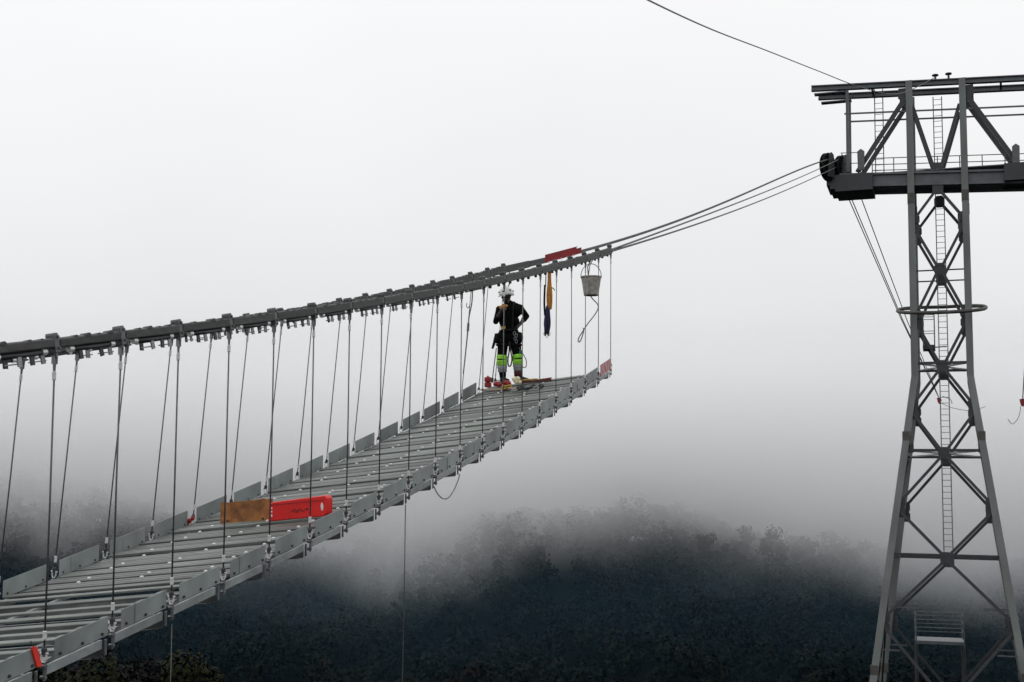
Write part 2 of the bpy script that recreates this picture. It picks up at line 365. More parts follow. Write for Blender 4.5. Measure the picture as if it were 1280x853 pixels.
# ------------------------------------------------------------------ low cloud lying on the ridge (volume)
def fog_bank():
    b = MB().box((10, 375, -12), (340, 0, 0), (0, 190, 0), (0, 0, 58))
    m = bpy.data.materials.new('low_cloud_vapour'); m.use_nodes = True; n, l = m.node_tree.nodes, m.node_tree.links
    for x in list(n):
        if x.type == 'BSDF_PRINCIPLED': n.remove(x)
    out = [x for x in n if x.type == 'OUTPUT_MATERIAL'][0]
    pv = n.new('ShaderNodeVolumePrincipled'); pv.inputs['Color'].default_value = (.985, .99, .995, 1); pv.inputs['Anisotropy'].default_value = .1
    geo = n.new('ShaderNodeNewGeometry'); sp = n.new('ShaderNodeSeparateXYZ'); l.new(geo.outputs['Position'], sp.inputs[0])
    X, Y, Z = sp.outputs
    def mr(v, a, b_, c, d, interp='SMOOTHSTEP'):
        q = n.new('ShaderNodeMapRange'); q.interpolation_type = interp
        for k, val in zip(('From Min', 'From Max', 'To Min', 'To Max'), (a, b_, c, d)):
            if isinstance(val, (int, float)): q.inputs[k].default_value = val
            else: l.new(val, q.inputs[k])
        l.new(v, q.inputs['Value']); return q.outputs[0]
    def ma(op, a, b_):
        q = n.new('ShaderNodeMath'); q.operation = op
        for i_, val in enumerate((a, b_)):
            if isinstance(val, (int, float)): q.inputs[i_].default_value = val
            else: l.new(val, q.inputs[i_])
        return q.outputs[0]
    nz = n.new('ShaderNodeTexNoise'); nz.inputs['Scale'].default_value = .022; nz.inputs['Detail'].default_value = 4.0; nz.inputs['Roughness'].default_value = .55
    l.new(geo.outputs['Position'], nz.inputs['Vector'])
    nn = ma('SUBTRACT', nz.outputs[0], .5)
    # lateral coordinate at the ridge: the cloud hangs low in the gully left of centre, lifts and lies behind the ridge on the right
    front = mr(X, 15, 70, 206, 186)
    front = ma('ADD', front, ma('MULTIPLY', nn, 60))
    gul = mr(ma('ABSOLUTE', ma('ADD', X, 33), 0), 6, 40, 1, 0)
    base = ma('SUBTRACT', mr(X, 15, 70, -22, -31), ma('MULTIPLY', gul, 9))
    base = ma('ADD', base, ma('MULTIPLY', nn, 30))
    fy = mr(ma('SUBTRACT', Y, front), 0, 62, 0, 1)
    fz = mr(ma('SUBTRACT', Z, base), 0, 20, 0, 1)
    ft = mr(Z, -6, 30, 1, 0)
    d = ma('MULTIPLY', ma('MULTIPLY', fy, fz), ft)
    d = ma('MULTIPLY', d, .062)
    # thin blue air between the cloud and the slope
    air = n.new('ShaderNodeVolumePrincipled'); air.inputs['Color'].default_value = (.34, .66, .88, 1)
    l.new(mr(Z, -26, -12, .0012, .0, 'SMOOTHSTEP'), air.inputs['Density'])
    ad = n.new('ShaderNodeAddShader'); l.new(d, pv.inputs['Density']); l.new(pv.outputs[0], ad.inputs[0]); l.new(air.outputs[0], ad.inputs[1])
    l.new(ad.outputs[0], out.inputs['Volume'])
    o = b.build('fog', m, origin=V((10, 375, -12)))
    tag(o, 'grey low cloud clinging to the wooded ridge', 'fog', kind='stuff')
fog_bank()
#==BRIDGE==

# ------------------------------------------------------------------ suspension footbridge
S = 1.083
G = .85      # size of the cable and hanger fittings
B = dict(x0=-2.83282, y0=7.87592, z0=-1.30614, az=.31577, s=.67171, a=.13481, b=.00278, c3=.00002, h0=1.85, h1=.00981, h2=-.00033, on=-.01556, of=.18061, wd=2.07360, fd=-.22300, fcz=-.19274, s2=.00483)
DH = V((math.sin(B['az']), math.cos(B['az']), 0)); NH = V((-math.cos(B['az']), math.sin(B['az']), 0))
def P(t, lat=0., dz=0.):                 # station t, lateral lat (0 near edge .. wd far edge), dz up; metres out
    hh = B['s'] * t + B['s2'] * t * t
    q = V((B['x0'], B['y0'], 0)) + DH * hh + NH * lat
    q.z = B['z0'] + B['a'] * hh + B['b'] * hh * hh + B['c3'] * hh ** 3 + B['fd'] * lat / B['wd']
    q = q * S; q.z += dz
    return q
WD = B['wd']
def hang(t): return (B['h0'] + B['h1'] * t + B['h2'] * t * t) * S
LATN, LATF = B['on'], WD - B['of']
def pin_top(t, far):
    adj = -.0054 * max(0, t - 12) if far else .015 * min(1, max(0, (t - 10) / 3))
    return P(t, LATF if far else LATN, hang(t) + adj + ((B['fcz'] - B['fd'] * LATF / WD) * S if far else 0))
def tang(t, far=0): return (P(t + .2) - P(t - .2)).normalized()
LAT = (P(0, WD) - P(0, 0)).normalized()          # toward the far side
T0, T1 = -7, 19
bridge = thing('suspension_footbridge', P(6, WD / 2), 'galvanised steel suspension footbridge under construction, rising from the lower left', 'bridge')
UP = V((0, 0, 1))
CAB = .089     # cable centre above hanger pin

# deck slats: three per bay, each with bolts
prof = [(-.076, -.010), (-.076, .004), (-.068, .009), (-.056, .002), (.056, .002), (.070, .005), (.076, -.010)]
SL = (P(0, WD - .035) - P(0, .035)).length
wide = [(-.108, -.020), (-.108, .004), (-.102, .009), (-.096, .002), (-.046, .003), (-.042, -.008), (-.034, -.008), (-.030, .003), (.030, .003), (.034, -.008), (.042, -.008), (.046, .003), (.098, .003), (.108, -.003), (.108, -.020)]
wide_me = MB().prism(wide, (0, 0, 0), (1, 0, 0), (0, 0, 1), (0, -1, 0), -SL / 2, SL / 2).mesh('slat'); wide_me.materials.append(M['slat'])
sl_me = MB().prism(prof, (0, 0, 0), (1, 0, 0), (0, 0, 1), (0, -1, 0), -SL / 2, SL / 2).mesh('slat'); sl_me.materials.append(M['slat'])
bo = MB().lathe([(.019, -.002), (.019, .012), (.010, .018)], (0, 0, .005), (0, 0, 1), 6)
bo_me = bo.mesh('bolt'); bo_me.materials.append(M['ferrule'])
t = T0 + .12; k = 0
while t < 18.75:
    c = P(t, WD / 2); X = tang(t); X = (X - LAT * X.dot(LAT)).normalized(); Z = X.cross(LAT).normalized()
    jit = random.uniform(-.010, .010)
    mw = frame(c + Z * (.0 + jit) + X * random.uniform(-.006, .006), X, LAT, Z)
    mw = mw @ Matrix.Rotation(random.uniform(-.03, .03), 4, 'Y') @ Matrix.Rotation(random.uniform(-.006, .006), 4, 'Z')
    pitch = (P(t + 1 / 6) - P(t - 1 / 6)).length
    so = inst('slat', sl_me if t < 3.2 else wide_me, bridge, mw @ Matrix.Diagonal((pitch / .262 * (.66 if t < 3.2 else 1), 1, 1, 1)))
    if t > 3.2: 
        for yy in (-.72, -.06, .6):
            b_ = bpy.data.objects.new('bolt', bo_me); col.objects.link(b_); b_.parent = so
            b_.matrix_basis = Matrix.Translation((.05 if k % 2 else -.05, yy + random.uniform(-.03, .03), 0))
    t += 1 / 3; k += 1

def panel_mb(t, far, a, b, z0, z1, th, off, skew=0):
    lat0 = WD + off / S if far else -off / S
    p0, p1 = P(t + a, lat0), P(t + b, lat0)
    d = (p1 - p0); n_ = LAT
    m_ = MB(); vs = []
    for s_ in (0, 1):
        o_ = n_ * (s_ * th)
        vs += [p0 + o_ + UP * z0, p1 + o_ + UP * z0, p1 + o_ + UP * (z1 + skew), p0 + o_ + UP * z1]
    return m_.add(vs, [(0, 1, 2, 3), (7, 6, 5, 4), (0, 4, 5, 1), (1, 5, 6, 2), (2, 6, 7, 3), (3, 7, 4, 0)])
def channel(t, far, a, b, z0, z1, off, w):
    """C-channel side stringer"""
    lat0 = WD + off / S if far else -off / S
    p0, p1 = P(t + a, lat0), P(t + b, lat0); X = (p1 - p0).normalized(); out = -LAT if not far else LAT
    zz = UP
    pts = [(0, z0), (0, z1), (-w, z1), (-w, z1 - .008), (-.008, z1 - .008), (-.008, z0 + .008), (-w, z0 + .008), (-w, z0)]
    L = (p1 - p0).length
    return MB().prism(pts, p0, out, zz, X, 0, L)
# hanger pieces in a local frame: z up along hanger
def lat_lathe(prof, z=(0, 0, 1), o=(0, 0, 0), n=10): return MB().lathe(prof, o, z, n)
fork = MB(); 
for s_ in (-1, 1): fork.box((s_ * .018, 0, -.015), (.005, 0, 0), (0, .013, 0), (0, 0, .045))
fork.lathe([(.009, -.034), (.009, .034)], (0, 0, .012), (1, 0, 0), 8); fork.lathe([(.010, -.075), (.012, -.03), (.015, 0)], (0, 0, -.05), (0, 0, 1), 8)
fork_me = fork.mesh('fork_end'); fork_me.materials.append(M['fit'])
fer_me = lat_lathe([(.012, -.035), (.016, -.028), (.016, .028), (.012, .035)]).mesh('ferrule', smooth=False); fer_me.materials.append(M['ferrule'])
nut = MB().lathe([(.012, -.03), (.024, -.024), (.024, .012), (.014, .03)], (0, 0, 0), (0, 0, 1), 6); nut_me = nut.mesh('turnbuckle'); nut_me.materials.append(M['dark'])
sh = MB(); sh.tube([(0, -.022, .04), (0, -.024, 0), (0, -.012, -.026), (0, .012, -.026), (0, .024, 0), (0, .022, .04)], .008, 7); sh.lathe([(.010, -.036), (.010, .036)], (0, 0, .04), (0, 1, 0), 8)
sh_me = sh.mesh('shackle'); sh_me.materials.append(M['ferrule'])
clamp = MB(); clamp.prism([(-.034, .028), (.034, .028), (.034, .165), (.024, .182), (-.024, .182), (-.034, .165)], (0, 0, 0), (1, 0, 0), (0, 0, 1), (0, 1, 0), -.04, .04)
clamp.box((0, 0, .022), (.012, 0, 0), (0, .02, 0), (0, 0, .03))
for zz in (.06, .15):
    for s_ in (-1, 1): clamp.lathe([(.012, -.01), (.012, .014)], (.018, s_ * .04, zz), (0, s_, 0), 6)
clamp_me = clamp.mesh('cable_clamp'); clamp_me.materials.append(M['clamp'])
cb = MB()
cb.tube([(-.11, 0, .02), (.11, 0, .026)], .009, 6)
cb_me = cb.mesh('clamp_rod'); cb_me.materials.append(M['dark'])
clipt = MB().prism([(-.03, 0), (.03, 0), (.024, .018), (.010, .024), (-.016, .022), (-.026, .012)], (0, 0, 0), (1, 0, 0), (0, 0, 1), (0, 1, 0), -.03, .03)
clipt_me = clipt.mesh('saddle_bolt'); clipt_me.materials.append(M['dark'])
pl1 = MB().box((0, 0, -.03), (.021, 0, 0), (0, .006, 0), (0, 0, .036)); plate_me = {}
for nm in ('dark', 'fit'):
    plate_me[nm] = pl1.mesh('clip_plate'); plate_me[nm].materials.append(M[nm])

for far in (0, 1):
    end = 19
    for t in range(T0, end + 1):
        pt, pb = pin_top(t, far), P(t, WD if far else 0)
        X = tang(t); mw0 = frame(pt, X, LAT, X.cross(LAT).normalized())
        ax = (pt - pb).normalized(); hx = (X - ax * X.dot(ax)).normalized(); hf = lambda o: frame(o, hx, ax.cross(hx), ax) @ Matrix.Scale(G, 4)
        # hanger wire and its fittings
        mid = (pt + pb) / 2 + V((random.uniform(-.004, .004), 0, 0))
        hg = MB().tube([pt - ax * .05, mid, pb + ax * .085], .0068, 7).build('hanger', M['rod'], bridge, smooth=True)
        inst('fork_end', fork_me, hg, hf(pt)); inst('ferrule', fer_me, hg, hf(pt - ax * .13))
        inst('ferrule', fer_me, hg, hf(pb + ax * .17)); inst('turnbuckle', nut_me, hg, hf(pb + ax * .072)); inst('shackle', sh_me, hg, hf(pb + ax * .02))
        # clamp on the main cables
        mw0 = mw0 @ Matrix.Diagonal((G * .85, G, G * (1 + .018 * max(t, 0)), 1)); cl = inst('cable_clamp', clamp_me, bridge, mw0); crd = bpy.data.objects.new('clamp_rod', cb_me); col.objects.link(crd); crd.parent = cl
        # bracket at the deck edge
        sg = 1 if far else -1
        br = MB().box(pb + LAT * (sg * .008) + UP * -.065, X * .010, LAT * .006, UP * .06)
        br.lathe([(.016, -.02), (.016, .02)], pb + UP * -.03, LAT, 6); br.lathe([(.014, -.02), (.014, .02)], pb + UP * -.10, LAT, 6)
        br.build('hanger_bracket', M['clamp'], bridge)
    for t in range(T0, 18 if far else 19):
        last = (not far and t == 18)
        b_ = .97 if last else .90 + random.uniform(-.02, .02)
        pm = panel_mb(t, far, .13, b_, -.012, .120 + .0042 * max(t, 0), .007, .012, .0 if not far else .010).build('side_panel', M['tape'] if last else M['panel'], bridge, label='red and white warning sheet on the last side panel' if last else None)
        if not last:
            sj = MB()                                           # overlap seam and fixing bolts on the plate
            f_ = random.uniform(.3, .6); q0 = P(t + f_, WD + .012 / S if far else -.016 / S); sj.box(q0 + UP * .061, tang(t) * .004, LAT * .004, UP * .070)
            (sj.build('seam', M['panel'], pm) if random.random() < .35 else None)
            for ff in (.2, .52, .82): MB().lathe([(.011, 0), (.011, .012)], P(t + ff, WD + .02 / S if far else -.012 / S) + UP * .012, -LAT, 6).build('panel_bolt', M['dark'], pm)
        channel(t, far, .04, .84, -.092, -.030, .004, .03).build('stringer', M['stringer'], bridge)
        sg = 1 if far else -1
        lt = WD + .0 if far else -.0
        # gusset under the upper end of each bay
        g0, g1 = P(t + .52, lt), P(t + .90, lt)
        gm = MB(); X = (g1 - g0).normalized(); L = (g1 - g0).length
        gm.prism([(0, -.095), (L, -.095), (L, -.155), (L * .92, -.158)], g0 - LAT * (sg * .02), X, UP, LAT * (-sg), 0, .05)
        gm.build('gusset_plate', M['dark'], bridge)
        pb = P(t + .88, lt); MB().box(pb + UP * -.09 + LAT * (sg * .010), X * .011, LAT * .006, UP * .055).build('post_bracket', M['clamp'], bridge)
for t in range(T0, 19):
    a_, b_ = P(t + .88, .04), P(t + .88, WD - .04)
    cbm = MB().bar(a_ + UP * -.10, b_ + UP * -.10, .05, .10); cbm.bar(a_ + UP * -.155, b_ + UP * -.155, .09, .012)
    cbm.build('cross_beam', M['stringer'], bridge)
for lt in (.55, 1.52):
    MB().tube([P(q, lt, -.075) for q in np.arange(T0, 18.6, .5)], .022, 6).build('deck_stringer', M['stringer'], bridge)

# main cables: two stacked ropes on each side of the deck, running on to the tower
AL, TA = .35, math.radians(6)
TX = V((math.cos(AL), -math.sin(AL), 0)); TA_ = V((math.sin(TA) * math.sin(AL), math.sin(TA) * math.cos(AL), math.cos(TA))); TD = V((math.cos(TA) * math.sin(AL), math.cos(TA) * math.cos(AL), -math.sin(TA)))
TO = V((20.197, 60.0, 3.243))
def TW(u, w, d=0.): return TO + TX * u + TA_ * (w - (.046 * u if w > 9.2 else 0)) + TD * d
def span_pts(far, dz, endp, s0, s1):
    p0 = pin_top(19.31, far) + UP * (CAB + dz); L = (endp - p0).length; c = (endp - p0) / L
    d0, d1 = c + UP * s0, c + UP * s1; out = []
    for q in np.linspace(0, 1, 41)[1:]:
        h1, h2, h3, h4 = 2 * q**3 - 3 * q**2 + 1, q**3 - 2 * q**2 + q, -2 * q**3 + 3 * q**2, q**3 - q**2
        out.append(p0 * h1 + d0 * (L * h2) + endp * h3 + d1 * (L * h4))
    return out
def cable_pts(far, dz, endp, s0, s1):
    return [pin_top(q, far) + UP * (CAB + dz) for q in np.arange(T0 - 1, 19.31, .25)] + span_pts(far, dz, endp, s0, s1)
FE = TW(-5.05, 10.60, -.6)
for far, dz, e, s0, s1 in ((1, .014, FE, -.05, -.01), (1, -.014, FE - UP * .03, -.05, -.01), (0, .016, TW(-4.62, 10.95, .5), -.01, .01), (0, -.016, TW(-4.75, 10.25, -.3), -.02, .01)):
    MB().tube(cable_pts(far, dz, e, s0, s1), .020, 8).build('main_cable', M['cable'], bridge, smooth=True)
wp = [pin_top(19.0, 1) + UP * CAB] + span_pts(1, 0, FE, -.05, -.01)[:4]
for i in range(4):
    wb = MB().bar(wp[i], wp[i].lerp(wp[i + 1], .98), .05, .135 - .02 * i).build('cable_wrap', M['wrap'], bridge); bv = wb.modifiers.new('bevel', 'BEVEL'); bv.width = .010; bv.segments = 2
for far in (0, 1):
    for t in range(T0, 19):
        def cpt(q, dz): return pin_top(q, far) + UP * (CAB + dz * G)
        # wrapping round the rope pair
        wr = .062 + (.0040 if far else .0036) * max(t, 0)
        if 1:
            wb = MB().bar(cpt(t + .03, random.uniform(-.003, .003)), cpt(t + .97, random.uniform(-.003, .003)), .05, wr).build('cable_wrap', M['wrap'], bridge)
            bv = wb.modifiers.new('bevel', 'BEVEL'); bv.width = .010; bv.segments = 2
        # protective sleeve with pale collars under the ropes, and clip plates
        if t >= 11:
            for q in (.3, .72):
                c = cpt(t + q, -.07); MB().lathe([(.014, -.03), (.022, -.02), (.022, .01), (.012, .03)], c, UP, 6).build('clip_nut', M['dark'], bridge)
        else:
          sl_ = MB().tube([cpt(t + .22, -.062), cpt(t + .5, -.064), cpt(t + .84, -.062)], .018 if not far else .016, 8).build('cable_sleeve', M['dark'], bridge, smooth=True)
        for q in ((.22, .84) if t < 11 else ()):
            c = cpt(t + q, -.062); MB().tube([c - tang(t) * .022, c + tang(t) * .022], .022, 8).build('collar', M['ferrule'], sl_)
        for i, q in enumerate((.27, .44, .62, .79)):
            if i in (1,) and t % 3 == 2: continue
            X = tang(t + q); mw = frame(cpt(t + q, wr / 2 - .004), X, LAT, X.cross(LAT).normalized())
            inst('saddle_bolt', clipt_me, bridge, mw @ Matrix.Scale(random.uniform(.6, 1.0) + (.35 if far else 0), 4))
        if (t < 10 and not far) or (far and 5 < t < 10):
            for i, q in enumerate((.36, .50, .68, .82)):
                if t > 8 and i % 2: continue
                X = tang(t + q); mw = frame(cpt(t + q, -.082) + LAT * random.uniform(-.01, .02), X, LAT, X.cross(LAT).normalized()) @ Matrix.Rotation(random.uniform(-.15, .15), 4, 'Y') @ Matrix.Scale(.9, 4)
                inst('clip_plate', plate_me['dark' if i % 2 == 0 else 'fit'], bridge, mw)
            MB().tube([cpt(t + .33, -.128), cpt(t + .55, -.128)], .005, 5).build('clip_pin', M['fit'], bridge)
            MB().tube([cpt(t + .64, -.128), cpt(t + .88, -.128)], .005, 5).build('clip_pin', M['fit'], bridge)
# cords hanging off the deck
def cord(name, pts, r, m, label, cat='rope'):
    o = MB().tube(pts, r, 6).build(name, m, origin=V(pts[0]), smooth=True); return tag(o, label, cat)
def hangdown(p, L, dx, n=14):
    return [p + V((dx * (q ** 1.6), 0, -L * q)) for q in np.linspace(0, 1, n)]
cord('hanging_rope', hangdown(P(7.9, .0, -.16), 11, -.35), .006, M['rod'], 'thin dark rope hanging straight down from mid deck into the mist')
cord('hanging_rope', hangdown(P(2.02, .0, -.16), 6, -.05), .0035, M['rope'], 'faint thin rope dropping below the lower deck beside the olive trees')
lp = [P(10.0, 0, -.16) + (P(8.95, 0, -.13) - P(10.0, 0, -.16)) * q + V((0, 0, -.22 * math.sin(math.pi * q) ** .8)) for q in np.linspace(0, 1, 16)]
cord('loop_cord', lp, .007, M['rope'], 'slack grey cord sagging in a loop under the deck edge', 'cord')

# ------------------------------------------------------------------ things on the deck and cables
def at_deck(t, lat, dz=0): return P(t, lat, dz)
# rusty plywood board and red plastic crate standing across the deck
def deck_frame(t): 
    X = tang(t); X = (X - LAT * X.dot(LAT)).normalized(); return X, X.cross(LAT).normalized()
def rounded_box(mb, o, X, Y, Z, lx, ly, lz, r):
    mb.prism([(-lx / 2 + r, -ly / 2), (lx / 2 - r, -ly / 2), (lx / 2, -ly / 2 + r), (lx / 2, ly / 2 - r), (lx / 2 - r, ly / 2), (-lx / 2 + r, ly / 2), (-lx / 2, ly / 2 - r), (-lx / 2, -ly / 2 + r)], o, X, Y, Z, 0, lz); return mb
TB = 6.45
o0, o1 = P(TB + .22, 1.60), P(TB + .06, .97); wc = (o0 + o1) / 2; wl_ = (o1 - o0).length; wx = (o1 - o0).normalized(); wz = UP; wy = wz.cross(wx)
brd = thing('plywood_board', wc, 'rust brown plywood board standing on edge across the deck, left of the red crate', 'board')
bm_ = MB(); n_ = 12
top = [(-wl_ / 2 + wl_ * i / n_, .228 + random.uniform(-.008, .006) + .01 * (i / n_)) for i in range(n_ + 1)]
bm_.prism([(-wl_ / 2, .006), (wl_ / 2, .006)] + top[::-1], wc, wx, wz, -wy, -.012, .012); bm_.build('sheet', M['wood'], brd)
for q in (-.24, .24): MB().box(wc + wx * q * 1.0 + wy * -.016 + wz * .03, wx * .010, wy * .004, wz * .010).build('nail_plate', M['dark'], brd)
c0, c1 = P(TB + .03, .94), P(TB, .31); rc = (c0 + c1) / 2; rl = (c1 - c0).length; rx = (c1 - c0).normalized(); ry = UP.cross(rx)
crate = thing('plastic_crate', rc, 'bright red rounded plastic crate on the deck beside the brown board', 'crate')
cm = MB()
ptsl = [(-rl / 2, .02), (-rl / 2 + .02, .0), (rl / 2 - .03, .0), (rl / 2, .03), (rl / 2, .185), (rl / 2 - .03, .215), (-rl / 2 + .05, .20), (-rl / 2 + .012, .185), (-rl / 2, .16)]
cm.prism(ptsl, rc, rx, UP, ry, -.10, .03)
cbody = cm.build('shell', M['red'], crate)
bv = cbody.modifiers.new('bevel', 'BEVEL'); bv.width = .012; bv.segments = 3
# recessed lid line, pale oval tag, end latches and worn dark print
MB().box(rc + UP * .168 - ry * .1005, rx * (rl / 2 - .03), ry * .003, UP * .0035).build('lid_seam', M['reddark'], crate)
MB().ell(rc + rx * (rl / 2 - .055) - ry * .102 + UP * .10, .016, .004, .042, 12, 8, Matrix(((rx.x, ry.x, 0), (rx.y, ry.y, 0), (rx.z, ry.z, 1))).to_quaternion()).build('oval_tag', M['white'], crate, smooth=True)
for dz_, s_ in ((.06, .012), (.10, .008), (.135, .008)): MB().box(rc - rx * (rl / 2 - .04) - ry * .102 + UP * dz_, rx * .007, ry * .003, UP * s_).build('pale_mark', M['white'], crate)
for i in range(9):
    MB().box(rc + rx * (-.06 + .022 * i) - ry * .1015 + UP * (.085 + .012 * math.sin(i * 1.9)), rx * .012, ry * .0015, UP * random.uniform(.006, .014)).build('worn_print', M['reddark'], crate)
for q in (-.1, .12): MB().box(rc + rx * q - ry * .09 + UP * .0, rx * .012, ry * .02, UP * .012).build('foot', M['dark'], crate)
# red tags and plates tied to the railing line
def red_tag(name, o, X, Y, Z, lab, m='redtag'):
    t_ = thing(name, o, lab, 'tag'); MB().box(o, X, Y, Z).build('plate', M[m], t_); MB().tube([o + Z * .9, o + Z * 1.6 + Y * 2], .004, 5).build('tie', M['dark'], t_); return t_
p = P(-.14, -.02, .06); red_tag('red_tag', p, (tang(0) * .024 + UP * -.004), LAT * .006, (UP * .072 - tang(0) * .03), 'bright red upright plate at the near deck edge, lower left corner', 'redtag')
p = P(6.95, WD - .02, .03)
rg = thing('red_cloth', p, 'small crumpled red cloth tied at the foot of a far-side hanger', 'cloth')
MB().ell(p + V((-.03, -.02, 0)), .028, .02, .032, 9, 6, Euler((.4, .5, .2)).to_quaternion()).ell(p + V((.006, -.02, .03)), .02, .018, .03, 9, 6).build('knot', M['reddark'], rg); MB().box(p + V((-.05, -.02, -.03)), (.018, 0, -.010), (0, .005, 0), (.007, 0, .012)).build('tail', M['reddark'], rg)

# red toothed spreader bar lying across the cables
pc = pin_top(16.45, 0) + UP * .19
qa, qb = pc + LAT * 0.0 + UP * .05, pc + LAT * .60 - UP * .01
sp = thing('spreader_bar', (qa + qb) / 2, 'red steel spreader bar lying across the main cables near the bridge tip', 'bar')
LB = (qb - qa).normalized(); sb = MB(); sb.box((qa + qb) / 2 + UP * .02, LB * .28, tang(16) * .008, UP * .062); sb.box((qa + qb) / 2 + UP * .088 + tang(16) * .03, LB * .28, tang(16) * .038, UP * .006)
sb.build('channel', M['reddark'], sp)
MB().box(qa - LB * .012 + UP * .01, LB * .05, tang(16) * .006, UP * .05).build('end_tab', M['reddark'], sp)
for i in range(5):
    c = qa + LB * (.07 + .11 * i) - tang(16) * .012 - UP * .045; MB().prism([(-.018, -.012), (.018, -.012), (.004, .020)], c, LAT, UP, tang(16), -.003, .003).build('tooth', M['white'], sp)

# bucket hanging from the near cables
bt = 17.92; bp = pin_top(bt, 0) + LAT * .10 + UP * -.62; bp.x += -.02
bk = thing('bucket', bp, 'battered grey builders bucket hanging from the cables at the bridge tip', 'bucket')
MB().lathe([(.0, .0), (.125, .0), (.132, .012), (.178, .315), (.190, .318), (.190, .338), (.180, .34), (.172, .325), (.126, .02), (0, .018)], bp, (0, 0, 1), 26, False, False).build('pail', M['bucket'], bk, smooth=False)
MB().lathe([(.11, -.004), (.128, -.004), (.128, .004)], bp, (0, 0, 1), 24).build('base_ring', M['dark'], bk)
MB().tube([bp + V((.182 * math.cos(a), 0, .33 + .235 * math.sin(a))) for a in np.linspace(0, math.pi, 19)], .007, 6).build('bail_handle', M['fit'], bk, smooth=True)
ctop = bp + UP * .56; cc = pin_top(bt - .1, 0) + UP * .06
MB().tube([ctop + V((-.05, 0, -.22)), ctop + V((-.06, 0, -.05)), cc + V((-.06, 0, .02))], .010, 6).build('hanging_strap', M['rope'], bk)
MB().tube([ctop + V((-.05, 0, -.22)), ctop + V((-.02, 0, -.02)), cc + V((-.02, 0, .03))], .008, 6).build('hanging_strap', M['rope'], bk)
rp_ = [(-.02, 0), (.03, -.07), (.09, -.13), (.12, -.18), (.115, -.25), (.05, -.36), (-.06, -.50), (-.14, -.62), (-.21, -.73), (-.235, -.80), (-.22, -.83), (-.19, -.80), (-.16, -.72), (-.135, -.62), (-.15, -.58)]
def smooth_poly(pts, k=4):
    pts = [V(p) for p in pts]; out = []
    for i in range(len(pts) - 1):
        p0, p1, p2, p3 = pts[max(i - 1, 0)], pts[i], pts[i + 1], pts[min(i + 2, len(pts) - 1)]
        for j in range(k):
            q = j / k; out.append(.5 * ((2 * p1) + (p2 - p0) * q + (2 * p0 - 5 * p1 + 4 * p2 - p3) * q * q + (3 * p1 - p0 - 3 * p2 + p3) * q ** 3))
    return out + [pts[-1]]
MB().tube(smooth_poly([bp + V((a, -.01, b)) for a, b in rp_]), .010, 6).build('tail_rope', M['rope'], bk, smooth=True)

# orange and navy sling hanging from the near cables
st = pin_top(14.62, 0) + UP * .05 + LAT * .04
sl = thing('sling', st, 'orange and navy webbing sling bundle hanging from the cables right of the worker', 'sling')
ob_ = MB()
for i in range(6):
    a = i * 1.05; ob_.tube(smooth_poly([st + V((.02 + .022 * math.cos(a + q * 2) * w_, .02 * math.sin(a + q * 2) * w_, -.60 * q)) for q, w_ in ((0, .4), (.2, .5), (.4, .8), (.6, 1.3), (.8, 1.4), (1, .7))], 3), .019, 6)
ob_.build('orange_webbing', M['orange'], sl, smooth=True)
nb_ = MB()
for i in range(7):
    a = i * .9; nb_.tube(smooth_poly([st + V((-.005 + .03 * math.cos(a + q) * w_ - .015 * q, .03 * math.sin(a + q) * w_, -.55 - (.40 + .03 * (i % 3)) * q)) for q, w_ in ((0, .5), (.25, .8), (.5, 1.2), (.75, 1.3), (1, .8))], 3), .016, 6)
nb_.build('navy_webbing', M['navy'], sl, smooth=True)
MB().tube(smooth_poly([st + V((-.05, 0, -.22)), st + V((-.06, 0, -.5)), st + V((-.05, 0, -.7))], 3), .016, 6).build('black_strap', M['black'], sl, smooth=True)
MB().tube([st + V((-.03, 0, .06)), st + V((-.04, 0, -.25))], .009, 5).build('cord', M['rope'], sl)
MB().tube(smooth_poly([st + V((.05, 0, -.26)), st + V((.085, 0, -.28)), st + V((.10, 0, -.31))], 3), .008, 5).build('blue_tie', M['teal'], sl)
for i in range(3): MB().tube([st + V((-.05 + .03 * i + .02 * math.cos(a), 0, -.98 - .03 * (i % 2) + .03 * math.sin(a))) for a in np.linspace(0, 6.28, 11)[:-1]], .005, 5, True).build('carabiner', M['fit'], sl)

# rope with a hook on the far cable, left of the worker
hk = pin_top(17.05, 1) + UP * .02
ho = thing('hook_rope', hk, 'grey rope with a small open hook hanging left of the worker', 'rope')
MB().tube(smooth_poly([hk + V((0, -.03, 0)), hk + V((-.01, -.04, -.35)), hk + V((-.06, -.04, -.62)), hk + V((-.075, -.04, -.80)), hk + V((-.12, -.03, -1.25)), hk + V((-.16, 0, -1.62))], 4), .012, 6).build('strand', M['rope'], ho, smooth=True)
MB().tube(smooth_poly([hk + V((-.04, -.05, -.40)), hk + V((-.075, -.05, -.47)), hk + V((-.105, -.05, -.44)), hk + V((-.10, -.05, -.38))], 4), .007, 6).build('hook', M['fit'], ho, smooth=True)
MB().tube([hk + V((-.072, -.04, -.74)), hk + V((-.082, -.04, -.88))], .022, 8).build('knot', M['rope'], ho)
rb = pin_top(19.55, 1)
cord('curved_rope', smooth_poly([rb + V((-.10, 0, .04)), rb + V((-.045, 0, -.10)), rb + V((-.07, 0, -.24)), rb + V((-.14, 0, -.36)), rb + V((-.17, -.02, -.50))], 4), .012, M['rope'], 'short grey rope curving down beside the worker helmet')
#==TOWER==

